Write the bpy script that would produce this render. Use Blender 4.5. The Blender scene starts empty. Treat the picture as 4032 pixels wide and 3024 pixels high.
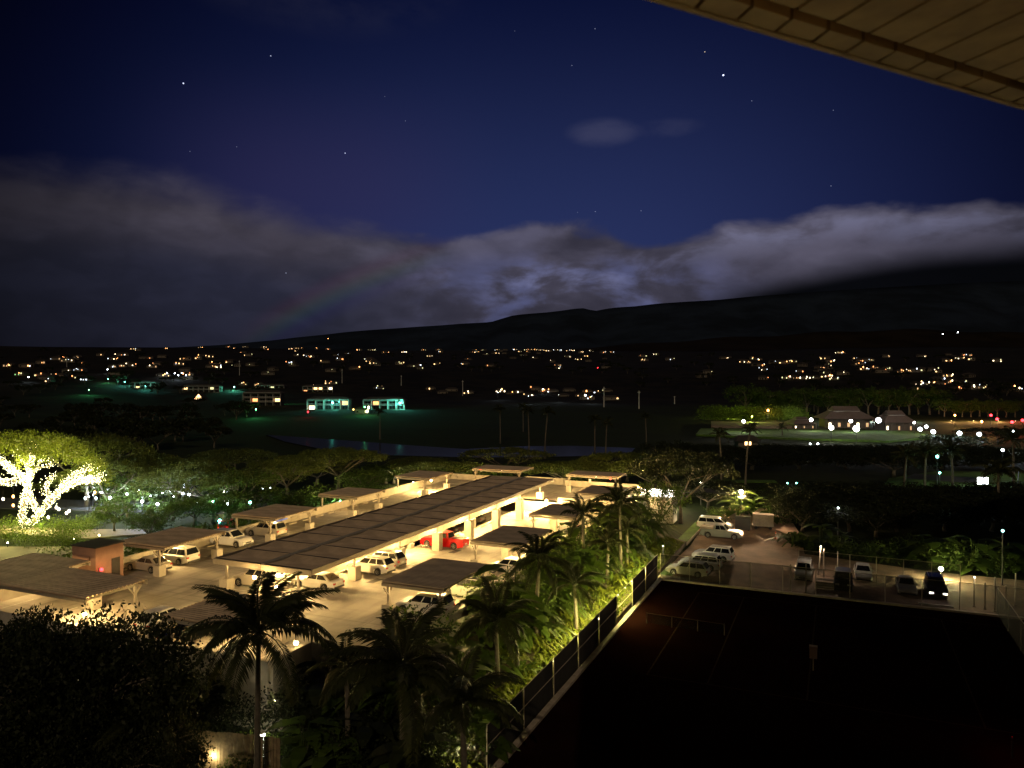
import bpy, bmesh, math, random
from mathutils import Vector, Matrix
random.seed(7)
S = bpy.context.scene
COL = S.collection
PI = math.pi
# ------------------------------------------------------------------ camera
FPX = 2990.0
YAW = math.radians(23.33)
PITCH = math.atan((1512 - 1465) / FPX)
CAM = Vector((0, 0, 20.0))
Fv = Vector((-math.sin(YAW) * math.cos(PITCH), math.cos(YAW) * math.cos(PITCH), -math.sin(PITCH)))
Rv = Vector((math.cos(YAW), math.sin(YAW), 0))
Uv = Rv.cross(Fv)
cd = bpy.data.cameras.new('camera')
cam = bpy.data.objects.new('camera', cd)
COL.objects.link(cam)
cam.location = CAM
cam.rotation_euler = (PI / 2 - PITCH, 0, YAW)
cd.sensor_width = 36
cd.lens = 36 * FPX / 4032
cd.dof.use_dof = True; cd.dof.focus_distance = 95; cd.dof.aperture_fstop = 1.9
cd.clip_start = 0.1
cd.clip_end = 30000
S.camera = cam
S.render.engine = 'CYCLES'
S.cycles.use_denoising = True
S.cycles.max_bounces = 6
S.cycles.diffuse_bounces = 3
S.cycles.glossy_bounces = 3
S.cycles.transparent_max_bounces = 12
S.cycles.sample_clamp_indirect = 3.0
S.cycles.sample_clamp_direct = 0.0
S.cycles.caustics_reflective = False
S.cycles.caustics_refractive = False
S.view_settings.view_transform = 'Standard'
S.view_settings.look = 'None'
S.view_settings.exposure = 0
S.view_settings.gamma = 1
S.view_settings.use_curve_mapping = False

def ray(px, py):
    return Fv + Rv * ((px - 2016) / FPX) + Uv * ((1512 - py) / FPX)

def P(px, py, z=0.0):
    d = ray(px, py)
    return CAM + d * ((z - CAM.z) / d.z)

def PD(px, py, dep):
    return CAM + ray(px, py) * dep

# ------------------------------------------------------------------ node helper
class NT:
    def __init__(s, nt):
        s.nt = nt; s.n = nt.nodes; s.l = nt.links
    def node(s, t, **kw):
        n = s.n.new(t)
        for k, v in kw.items():
            setattr(n, k, v)
        return n
    def put(s, sock, v):
        if v is None: return
        if isinstance(v, (int, float)): sock.default_value = v
        elif isinstance(v, (tuple, list)):
            if len(sock.default_value) == 4 and len(v) == 3: v = (*v, 1)
            sock.default_value = v
        else: s.l.new(v, sock)
    def m(s, op, a, b=None, c=None, clamp=False):
        n = s.node('ShaderNodeMath', operation=op); n.use_clamp = clamp
        s.put(n.inputs[0], a); s.put(n.inputs[1], b); s.put(n.inputs[2], c)
        return n.outputs[0]
    def vm(s, op, a, b=None):
        n = s.node('ShaderNodeVectorMath', operation=op)
        s.put(n.inputs[0], a); s.put(n.inputs[1], b)
        return n.outputs[1] if op in ('DOT_PRODUCT', 'LENGTH', 'DISTANCE') else n.outputs[0]
    def mr(s, v, a, b, c=0.0, d=1.0, smooth=True):
        n = s.node('ShaderNodeMapRange')
        if smooth: n.interpolation_type = 'SMOOTHSTEP'
        s.put(n.inputs[0], v); s.put(n.inputs[1], a); s.put(n.inputs[2], b); s.put(n.inputs[3], c); s.put(n.inputs[4], d)
        return n.outputs[0]
    def mix(s, f, a, b, mode='MIX'):
        n = s.node('ShaderNodeMix', data_type='RGBA', blend_type=mode)
        s.put(n.inputs[0], f); s.put(n.inputs[6], a); s.put(n.inputs[7], b)
        return n.outputs[2]
    def noise(s, vec, scale, detail=4, rough=.5, dist=0.0):
        n = s.node('ShaderNodeTexNoise')
        s.put(n.inputs['Vector'], vec); n.inputs['Scale'].default_value = scale
        n.inputs['Detail'].default_value = detail; n.inputs['Roughness'].default_value = rough
        n.inputs['Distortion'].default_value = dist
        return n.outputs[0]
    def comb(s, x, y, z):
        n = s.node('ShaderNodeCombineXYZ')
        s.put(n.inputs[0], x); s.put(n.inputs[1], y); s.put(n.inputs[2], z)
        return n.outputs[0]

# ------------------------------------------------------------------ world: moonlit night sky with cloud bank, stars, faint moonbow
MOON_EL = math.radians(31.6)
anti_az = math.radians(7.0)          # anti-lunar azimuth, right of the view axis
W = bpy.data.worlds.new('World'); S.world = W; W.use_nodes = True
n = NT(W.node_tree); n.n.clear()
geo = n.node('ShaderNodeTexCoord').outputs['Generated']
dirv = n.vm('NORMALIZE', geo)
f0 = Vector((-math.sin(YAW), math.cos(YAW), 0))
fx = n.vm('DOT_PRODUCT', dirv, tuple(Rv)); fy = n.vm('DOT_PRODUCT', dirv, tuple(f0)); fz = n.vm('DOT_PRODUCT', dirv, (0, 0, 1))
azr = n.m('MULTIPLY', n.m('ARCTAN2', fx, fy), 57.29578)                 # degrees right of the view
el = n.m('MULTIPLY', n.m('ARCSINE', fz), 57.29578)
elp = n.m('MAXIMUM', el, -3.0)
# base blue
t = n.mr(elp, 5.0, 30.0, 0, 1)
base = n.mix(t, (0.0205, 0.0310, 0.110), (0.0019, 0.0038, 0.026))
base = n.mix(n.mr(elp, 26.0, 75.0), base, (0.0008, 0.0018, 0.012))
off = n.m('ABSOLUTE', n.m('SUBTRACT', azr, 2.0))
fall = n.mr(off, 4.0, 40.0, 1.0, 0.06)
base = n.mix(1.0, base, n.comb(fall, fall, n.m('POWER', fall, .8)), 'MULTIPLY')
violet = n.m('MULTIPLY', n.mr(n.m('ABSOLUTE', n.m('ADD', azr, 14.0)), 2.0, 15.0, 1, 0), n.mr(n.m('ABSOLUTE', n.m('SUBTRACT', elp, 13.0)), 0.0, 9.0, 1, 0))
base = n.mix(n.m('MULTIPLY', violet, .35), base, (0.032, 0.024, 0.080))
# nishita under-glow (moonlit air), very faint
sky = n.node('ShaderNodeTexSky', sky_type='NISHITA'); sky.sun_disc = False
sky.sun_elevation = MOON_EL
sky.sun_rotation = math.atan2(*( -(f0 * math.cos(anti_az) + Rv * math.sin(anti_az))).xy)
# cloud noise, stretched horizontally
cv = n.comb(n.m('MULTIPLY', azr, 0.055), n.m('MULTIPLY', elp, 0.15), 7.3)
n1 = n.noise(cv, 1.0, 5, .5, .2)
n2 = n.noise(n.comb(n.m('MULTIPLY', azr, 0.17), n.m('MULTIPLY', elp, 0.36), 5.7), 1.0, 6, .54, .25)
n4 = n.noise(n.comb(n.m('MULTIPLY', azr, 0.30), n.m('MULTIPLY', elp, 0.60), 2.4), 1.0, 4, .45, .3)
n3 = n.noise(n.comb(n.m('MULTIPLY', azr, 0.05), n.m('MULTIPLY', elp, 0.05), 1.2), 1.0, 2, .5)
# top of the cloud bank as a curve of azimuth (degrees)
curve = n.node('ShaderNodeFloatCurve')
pts = [(-90, 9), (-50, 12), (-34, 12.4), (-28.9, 12.7), (-24.8, 12.8), (-21.2, 12.2), (-18.4, 11.5), (-13.9, 10.7), (-10.6, 10.5), (-7.2, 10.1), (-3.7, 9.75), (-.9, 10.3), (3.3, 11.0), (6.7, 10.7), (10.2, 9.6), (13.5, 10.0), (16.8, 10.5), (19.9, 10.6), (22.6, 11.0), (25.8, 11.0), (28.6, 10.5), (31.2, 10.7), (34, 10.2), (60, 10), (90, 9)]
cm = curve.mapping; c0 = cm.curves[0]
for i, (a, e) in enumerate(pts):
    x, y = (a + 90) / 180, e / 20
    if i == 0: c0.points[0].location = (x, y)
    elif i == len(pts) - 1: c0.points[1].location = (x, y)
    else: c0.points.new(x, y)
cm.update()
azc = n.m('DIVIDE', n.m('ADD', n.m('MAXIMUM', n.m('MINIMUM', azr, 90), -90), 90), 180)
n.put(curve.inputs['Value'], azc)
top = n.m('MULTIPLY', curve.outputs[0], 20)
edge = n.m('ADD', top, n.m('ADD', n.m('MULTIPLY', n.m('SUBTRACT', n2, .5), 2.0), n.m('MULTIPLY', n.m('SUBTRACT', n4, .5), 1.6)))
soft = n.mr(azr, -24.0, 0.0, 1.3, 0.40)
d = n.m('SUBTRACT', edge, elp)
mask = n.mr(d, n.m('MULTIPLY', soft, -1.0), n.m('MULTIPLY', soft, 1.6))
# small stray clouds
def wisp(a0, e0, ra, re, amt):
    q = n.m('ADD', n.m('POWER', n.m('DIVIDE', n.m('SUBTRACT', azr, a0), ra), 2), n.m('POWER', n.m('DIVIDE', n.m('SUBTRACT', elp, e0), re), 2))
    return n.m('MULTIPLY', n.m('MULTIPLY', n.mr(q, 0, 1, 1, 0), n.mr(n2, .35, .65)), amt)
# brightness of the bank
deep = n.m('DIVIDE', elp, n.m('MAXIMUM', top, 4))
colr = n.mix(n.mr(n.m('ADD', n.m('MULTIPLY', n1, .6), n.m('MULTIPLY', n2, .4)), .38, .62), (0.040, 0.037, 0.058), (0.094, 0.087, 0.130))
lilac = n.mr(n.m('ABSOLUTE', n.m('SUBTRACT', azr, 4.5)), 2.0, 17.0, 1, 0)
colr = n.mix(n.m('MULTIPLY', n.m('MULTIPLY', lilac, n.mr(elp, 7.0, 9.5, 1, .12)), n.mr(n2, .42, .62)), colr, (0.095, 0.105, 0.225))
colr = n.mix(n.m('MULTIPLY', n.mr(azr, -22, -4, 1, 0), .45), colr, (0.078, 0.066, 0.084))
# darker blue rain curtain, low left
low = n.m('MULTIPLY', n.mr(n.m('ADD', deep, n.m('MULTIPLY', n.m('SUBTRACT', n1, .5), .5)), .42, .82, 1, 0), n.mr(azr, -15, 0.0, 1, .0))
colr = n.mix(low, colr, (0.0240, 0.0250, 0.047))
# darker underside on the right, where the mountain cloud sits
lo_ = n.mr(azr, 10, 30, 4.2, 6.6)
dr = n.m('MULTIPLY', n.mr(azr, 9, 19, 0, 1), n.mr(elp, lo_, n.m('ADD', lo_, 2.4), 1, 0))
colr = n.mix(dr, colr, (0.0018, 0.0018, 0.003))
lowc = n.mr(elp, 0.5, 6.5, .66, 1)
vl = n.m('MULTIPLY', n.mr(azr, -38, -17, .25, .9), n.mr(azr, 24, 38, 1, .50))
k = n.m('MULTIPLY', lowc, vl)
rim = n.m('MULTIPLY', n.m('MULTIPLY', n.mr(d, 0.2, 1.1, 0, 1), n.mr(d, 1.0, 2.6, 1, 0)), n.mr(azr, 4, 18))
colr = n.mix(n.m('MULTIPLY', rim, n.m('MULTIPLY', n.mr(n2, .42, .6), .8)), colr, (0.15, 0.15, 0.24))
patch = n.m('MULTIPLY', n.m('MULTIPLY', n.mr(n.m('ABSOLUTE', n.m('SUBTRACT', azr, 4.5)), 0, 8.5, 1, 0), n.mr(n.m('ABSOLUTE', n.m('SUBTRACT', elp, 6.2)), 0, 2.4, 1, 0)), n.mr(n2, .42, .60))
colr = n.mix(n.m('MULTIPLY', patch, n.mr(n4, .38, .62, .15, .75)), colr, (0.19, 0.20, 0.35))
bil = n.mr(n4, .34, .66, .88, 1.12)
colr = n.mix(1.0, colr, n.comb(bil, bil, bil), 'MULTIPLY')
patch2 = n.m('MULTIPLY', n.m('MULTIPLY', n.mr(n.m('ABSOLUTE', n.m('ADD', azr, 12.5)), 0, 6, 1, 0), n.mr(n.m('ABSOLUTE', n.m('SUBTRACT', elp, 9.5)), 0, 2.6, 1, 0)), n.mr(n1, .38, .6))
colr = n.mix(n.m('MULTIPLY', patch2, .5), colr, (0.115, 0.110, 0.165))
colr = n.mix(1.0, colr, n.comb(k, k, k), 'MULTIPLY')
res = n.mix(mask, base, colr)
res = n.mix(wisp(6.8, 17.3, 3.2, 1.2, .26), res, (0.10, 0.10, 0.17))
res = n.mix(wisp(11.5, 17.4, 3.0, .8, .13), res, (0.10, 0.10, 0.17))
res = n.mix(wisp(-14, 26.5, 12, 4, .10), res, (0.06, 0.06, 0.09))
# moonbow: 42 degree arc round the anti-lunar point
av = (f0 * math.cos(anti_az) + Rv * math.sin(anti_az)) * math.cos(MOON_EL) + Vector((0, 0, -math.sin(MOON_EL)))
ang = n.m('MULTIPLY', n.m('ARCCOSINE', n.vm('DOT_PRODUCT', dirv, tuple(av))), 57.29578)
def band(c, w): return n.mr(n.m('ABSOLUTE', n.m('SUBTRACT', ang, c)), 0, w, 1, 0)
bowl = n.m('MULTIPLY', n.mr(azr, -21, -15, 0, 1), n.mr(azr, -9, -3, 1, .0))
bow = n.comb(n.m('MULTIPLY', band(42.5, 1.1), n.m('MULTIPLY', bowl, .010)), n.m('MULTIPLY', band(41.9, 1.0), n.m('MULTIPLY', bowl, .009)), n.m('MULTIPLY', band(41.1, 1.1), n.m('MULTIPLY', bowl, .010)))
res = n.vm('ADD', res, bow)
# stars at the places the photograph shows them: (px, py, strength)
starsl = [(722, 328, 5, 0), (1066, 220, 2.5, 0), (2848, 296, 8, 0), (2775, 204, 2.5, 1), (2343, 113, 1.2, 0), (2252, 258, 1.0, 0), (2960, 397, 1.0, 0), (3281, 434, .8, 0),
          (1359, 603, 3.0, 0), (932, 578, .7, 0), (748, 596, .7, 0), (1596, 476, .8, 0), (2344, 833, 1.1, 0), (2524, 830, 1.1, 0), (3272, 732, 1.1, 0), (1515, 380, .5, 0), (2027, 122, .5, 0), (1126, 1075, 1.6, 0), (2274, 836, .5, 0)]
for (px, py, st, warm) in starsl:
    v = ray(px, py).normalized()
    a = n.vm('DISTANCE', dirv, tuple(v))
    lim = 0.00042 + 0.00007 * min(st, 8)
    on = n.m('MULTIPLY', n.m('LESS_THAN', a, lim), st * .26)
    res = n.vm('ADD', res, n.comb(n.m('MULTIPLY', on, .75 if not warm else 1), n.m('MULTIPLY', on, .82 if not warm else .75), n.m('MULTIPLY', on, 1.15 if not warm else .5)))
bg = n.node('ShaderNodeBackground'); n.put(bg.inputs[0], res); bg.inputs[1].default_value = 1.0
bg2 = n.node('ShaderNodeBackground'); n.put(bg2.inputs[0], sky.outputs[0]); bg2.inputs[1].default_value = 0.00015
ad = n.node('ShaderNodeAddShader'); n.l.new(bg.outputs[0], ad.inputs[0]); n.l.new(bg2.outputs[0], ad.inputs[1])
wo = n.node('ShaderNodeOutputWorld'); n.l.new(ad.outputs[0], wo.inputs[0])
W.cycles.sampling_method = 'MANUAL'; W.cycles.sample_map_resolution = 512

# moon
moon = bpy.data.lights.new('moon', 'SUN'); moon.energy = 0.62; moon.angle = math.radians(.55); moon.color = (1, .76, .48)
mo = bpy.data.objects.new('moon', moon); COL.objects.link(mo)
mo.rotation_euler = av.to_track_quat('-Z', 'Y').to_euler()

def lamp(name, loc, power, color, radius=.15, parent=None, spot=None, blend=.6, direction=(0, 0, -1)):
    ld = bpy.data.lights.new(name, 'SPOT' if spot else 'POINT')
    ld.energy = power; ld.color = color; ld.shadow_soft_size = radius
    if spot: ld.spot_size = math.radians(spot); ld.spot_blend = blend
    o = bpy.data.objects.new(name, ld); COL.objects.link(o); o.location = loc
    if spot: o.rotation_euler = Vector(direction).to_track_quat('-Z', 'Y').to_euler()
    if parent: o.parent = parent
    return o
GAIN = 22.0
WARM = (1.0, .635, .21); WARM2 = (1.0, .62, .30); COOL = (.75, .9, 1.0); TEAL = (.12, .95, .62)

# ------------------------------------------------------------------ materials
def mat(name, col, rough=.8, metal=0.0, var=.25, vscale=2.0, bump=0.0, bscale=20, col2=None, spec=.5, world=False, coat=0):
    m = bpy.data.materials.new(name); m.use_nodes = True
    q = NT(m.node_tree); b = q.n['Principled BSDF']
    tc = q.node('ShaderNodeTexCoord'); g = q.node('ShaderNodeNewGeometry')
    vec = g.outputs['Position'] if world else tc.outputs['Object']
    if var > 0:
        ns = q.noise(vec, vscale, 5, .6)
        c2 = col2 or tuple(c * (1 - var) for c in col)
        f = q.mr(ns, .35, .65)
        q.put(b.inputs['Base Color'], q.mix(f, col, c2))
    else: q.put(b.inputs['Base Color'], col)
    b.inputs['Roughness'].default_value = rough; b.inputs['Metallic'].default_value = metal
    b.inputs['Specular IOR Level'].default_value = spec
    if coat: b.inputs['Coat Weight'].default_value = coat
    if bump:
        bn = q.node('ShaderNodeBump'); bn.inputs['Strength'].default_value = bump; bn.inputs['Distance'].default_value = .03
        q.put(bn.inputs['Height'], q.noise(vec, bscale, 5, .6)); q.l.new(bn.outputs[0], b.inputs['Normal'])
    return m

def emat(name, col, st):
    m = bpy.data.materials.new(name); m.use_nodes = True
    q = NT(m.node_tree); b = q.n['Principled BSDF']
    q.put(b.inputs['Base Color'], col); b.inputs['Roughness'].default_value = .5
    q.put(b.inputs['Emission Color'], col); b.inputs['Emission Strength'].default_value = st
    return m

def leafmat(name, col, col2, trans=.35, sc=.5):
    m = bpy.data.materials.new(name); m.use_nodes = True
    q = NT(m.node_tree); b = q.n['Principled BSDF']; out = q.n['Material Output']
    g = q.node('ShaderNodeNewGeometry'); oi = q.node('ShaderNodeObjectInfo')
    f = q.mr(q.noise(g.outputs['Position'], sc, 3, .6), .3, .7)
    f = q.m('ADD', q.m('MULTIPLY', f, .6), q.m('MULTIPLY', g.outputs['Random Per Island'], .4))
    c = q.mix(f, col, col2)
    q.put(b.inputs['Base Color'], c); b.inputs['Roughness'].default_value = .55; b.inputs['Specular IOR Level'].default_value = .15
    tr = q.node('ShaderNodeBsdfTranslucent'); q.put(tr.inputs[0], c)
    mx = q.node('ShaderNodeMixShader'); mx.inputs[0].default_value = trans
    q.l.new(b.outputs[0], mx.inputs[1]); q.l.new(tr.outputs[0], mx.inputs[2]); q.l.new(mx.outputs[0], out.inputs[0])
    return m

M = {}
def deckmat():
    m = bpy.data.materials.new('deck_concrete'); m.use_nodes = True
    q = NT(m.node_tree); b = q.n['Principled BSDF']
    g = q.node('ShaderNodeNewGeometry').outputs['Position']
    sp = q.node('ShaderNodeSeparateXYZ'); q.l.new(g, sp.inputs[0]); X, Y = sp.outputs[0], sp.outputs[1]
    a = q.mr(q.noise(g, .22, 5, .6), .35, .65)
    st = q.mr(q.noise(q.comb(q.m('MULTIPLY', X, .9), q.m('MULTIPLY', Y, .12), 0), 1.0, 5, .65), .42, .72)
    st2 = q.mr(q.noise(q.comb(q.m('MULTIPLY', X, .14), q.m('MULTIPLY', Y, 1.1), 4), 1.0, 5, .65), .48, .74)
    c = q.mix(a, (.40, .365, .32), (.31, .285, .25))
    c = q.mix(q.m('MULTIPLY', st, .6), c, (.17, .155, .14))
    c = q.mix(q.m('MULTIPLY', st2, .6), c, (.18, .165, .145))
    # oil spots
    v = q.node('ShaderNodeTexVoronoi'); v.inputs['Scale'].default_value = .33; q.put(v.inputs['Vector'], g)
    c = q.mix(q.m('MULTIPLY', q.mr(q.m('ADD', v.outputs[0], q.m('MULTIPLY', q.noise(g, 3, 3), .2)), .12, .34, 1, 0), .55), c, (.10, .09, .08))
    # construction joints
    def joint(c, coord, period, offs):
        t = q.m('FRACT', q.m('DIVIDE', q.m('ADD', coord, offs), period))
        k = q.m('LESS_THAN', q.m('MULTIPLY', t, period), .05)
        return q.mix(q.m('MULTIPLY', k, .6), c, (.09, .08, .07))
    c = joint(c, Y, 8.35, 300); c = joint(c, X, 9.5, 300.4)
    q.put(b.inputs['Base Color'], c); b.inputs['Roughness'].default_value = .78
    bn = q.node('ShaderNodeBump'); bn.inputs['Strength'].default_value = .3; bn.inputs['Distance'].default_value = .02
    q.put(bn.inputs['Height'], q.noise(g, 9, 5, .7)); q.l.new(bn.outputs[0], b.inputs['Normal'])
    return m
M['deck'] = deckmat()
M['conc'] = mat('wall_concrete', (.42, .385, .33), .85, var=.22, vscale=.8, bump=.25, bscale=6, world=True)
M['beige'] = mat('painted_concrete', (.40, .36, .30), .8, var=.18, vscale=1.3, bump=.2, bscale=8, world=True)
M['roofm'] = mat('roof_sheet_brown', (.58, .44, .30), .6, var=.3, vscale=.5)
M['roofd'] = mat('roof_sheet_dark', (.36, .285, .205), .6, var=.28, vscale=.5)
M['steel'] = mat('painted_steel', (.24, .205, .165), .5, var=.12, vscale=3)
M['pink'] = mat('stair_tower_plaster', (.33, .19, .145), .85, var=.15, vscale=1.2, bump=.2, bscale=10)
M['dark'] = mat('dark_roofing', (.055, .05, .048), .9, var=.3, vscale=1)
M['line'] = mat('white_line_paint', (.62, .60, .55), .7, var=.45, vscale=1.5, world=True, col2=(.36, .34, .30))
M['asph'] = mat('lot_asphalt', (.33, .215, .145), .85, var=.4, vscale=.35, bump=.3, bscale=12, world=True, col2=(.17, .11, .075))
M['road'] = mat('road_asphalt', (.055, .057, .065), .8, var=.2, vscale=.2, world=True)
M['path'] = mat('path_paving', (.17, .125, .085), .85, var=.25, vscale=.6, world=True)
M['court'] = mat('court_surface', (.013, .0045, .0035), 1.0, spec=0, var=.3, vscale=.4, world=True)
def watermat():
    m = bpy.data.materials.new('pond_water'); m.use_nodes = True; q = NT(m.node_tree); out = q.n['Material Output']
    q.n.remove(q.n['Principled BSDF'])
    g = q.node('ShaderNodeNewGeometry').outputs['Position']
    dfn = q.node('ShaderNodeBsdfDiffuse'); q.put(dfn.inputs[0], (.004, .006, .006))
    gl = q.node('ShaderNodeBsdfGlossy'); q.put(gl.inputs[0], (.8, .85, .85)); gl.inputs['Roughness'].default_value = .09
    bn = q.node('ShaderNodeBump'); bn.inputs['Strength'].default_value = .10; bn.inputs['Distance'].default_value = .05
    q.put(bn.inputs['Height'], q.noise(g, .6, 4, .6)); q.l.new(bn.outputs[0], gl.inputs['Normal'])
    mx = q.node('ShaderNodeMixShader'); mx.inputs[0].default_value = .20
    q.l.new(dfn.outputs[0], mx.inputs[1]); q.l.new(gl.outputs[0], mx.inputs[2]); q.l.new(mx.outputs[0], out.inputs[0]); return m
M['water'] = watermat()
M['kerb'] = mat('kerb_concrete', (.42, .36, .29), .85, var=.25, vscale=1.5, bump=.3, bscale=14, world=True)
M['netpost'] = mat('net_post_paint', (.06, .05, .04), .8, var=.2)
M['wood'] = mat('fence_wood', (.22, .16, .09), .85, var=.4, vscale=3)
M['screen'] = mat('windscreen_cloth', (.020, .022, .018), .9, var=.3, vscale=2)
M['post'] = mat('fence_post_paint', (.36, .31, .24), .5, var=.2, vscale=3)
M['black'] = mat('black_rubber', (.018, .018, .018), .75, var=0)
M['blackm'] = mat('black_trim', (.02, .02, .022), .35, var=0)
M['glass'] = mat('car_glass', (.012, .014, .016), .05, var=0, spec=.7)
M['rim'] = mat('alloy_rim', (.55, .54, .52), .3, var=0, metal=.8)
M['bark'] = mat('bark', (.115, .095, .07), .9, var=.4, vscale=2, bump=.5, bscale=9)
M['palmbark'] = mat('palm_trunk_bark', (.10, .085, .065), .9, var=.35, vscale=4, bump=.5, bscale=14)
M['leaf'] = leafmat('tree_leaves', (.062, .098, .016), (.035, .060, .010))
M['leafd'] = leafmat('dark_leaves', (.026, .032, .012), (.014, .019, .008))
M['leafy'] = leafmat('yellow_green_leaves', (.120, .138, .014), (.066, .090, .010), sc=.4)
M['leafb'] = leafmat('bright_shrub_leaves', (.11, .15, .022), (.055, .09, .014), sc=.7)
M['leafa'] = leafmat('acacia_leaves', (.100, .120, .026), (.058, .072, .016), sc=.4)
M['palm'] = leafmat('palm_fronds', (.030, .034, .011), (.016, .020, .007), trans=.2)
M['taill'] = emat('tail_lamp_red', (.35, .01, .008), .05)
M['taillit'] = emat('tail_lamp_lit', (1, .04, .02), 4)
M['headl'] = mat('headlamp_lens', (.6, .6, .58), .12, var=0, spec=.8)
M['headlit'] = emat('headlamp_lit', (1, .93, .8), 14)
M['plate'] = mat('number_plate', (.6, .6, .58), .5, var=0)
M['lampw'] = emat('warm_tube', (1, .86, .55), 26)
M['lampc'] = emat('cool_globe', (.86, .95, 1), 18)
M['lampcw'] = emat('white_globe', (1, .95, .86), 22)
M['lampt'] = emat('teal_globe', (.25, 1, .85), 11)
M['lampg'] = emat('green_globe', (.3, 1, .45), 11)
M['lampo'] = emat('orange_globe', (1, .42, .12), 9)
M['lampr'] = emat('red_signal', (1, .03, .04), 9)
M['fairy'] = emat('fairy_bulb', (1, .92, .50), 16)
M['hang'] = emat('hanging_bulb', (1, .86, .72), 7)
for k_, c_, s_ in (('winw', (1, .60, .25), 2.6), ('wino', (1, .36, .12), 2.2), ('winc', (.78, .88, 1), 2.4), ('winy', (.95, .9, .45), 1.0), ('wing', (.4, 1, .35), .9), ('winr', (1, .1, .08), 1.2), ('winb', (1, .8, .5), 3.5), ('windim', (1, .62, .30), .45)):
    M[k_] = emat(k_, c_, s_ * 1.5)
M['whitewall'] = mat('white_wall', (.50, .49, .47), .8, var=.15, vscale=.4)
M['housewall'] = mat('house_wall', (.13, .11, .09), .8, var=.15, vscale=.3)
M['houseroof'] = mat('house_roof', (.04, .032, .028), .85, var=.25, vscale=.5)
M['clubroof'] = mat('club_roof', (.17, .13, .12), .8, var=.15, vscale=.5, bump=.4, bscale=4)
M['orangep'] = mat('orange_plastic', (.75, .13, .03), .5, var=0)
M['grassl'] = mat('lawn', (.07, .15, .012), .95, var=.45, vscale=.8, world=True, bump=.5, bscale=25)
M['paintw'] = mat('white_car_paint', (.70, .68, .64), .32, var=0, coat=.5)
M['paints'] = mat('silver_car_paint', (.42, .40, .37), .32, metal=.35, var=0, coat=.5)
M['paintg'] = mat('gold_car_paint', (.50, .45, .37), .35, metal=.3, var=0, coat=.4)
M['paintr'] = mat('red_car_paint', (.62, .010, .012), .28, var=0, coat=.6)
M['paintk'] = mat('black_car_paint', (.012, .012, .013), .18, var=0, coat=.6)
M['paintd'] = mat('grey_car_paint', (.10, .105, .11), .3, metal=.3, var=0, coat=.5)
M['paintt'] = mat('grey_green_car_paint', (.25, .27, .24), .4, var=0, coat=.4)
M['tarp'] = mat('canvas_cover', (.42, .36, .27), .9, var=.2, vscale=2)

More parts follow.
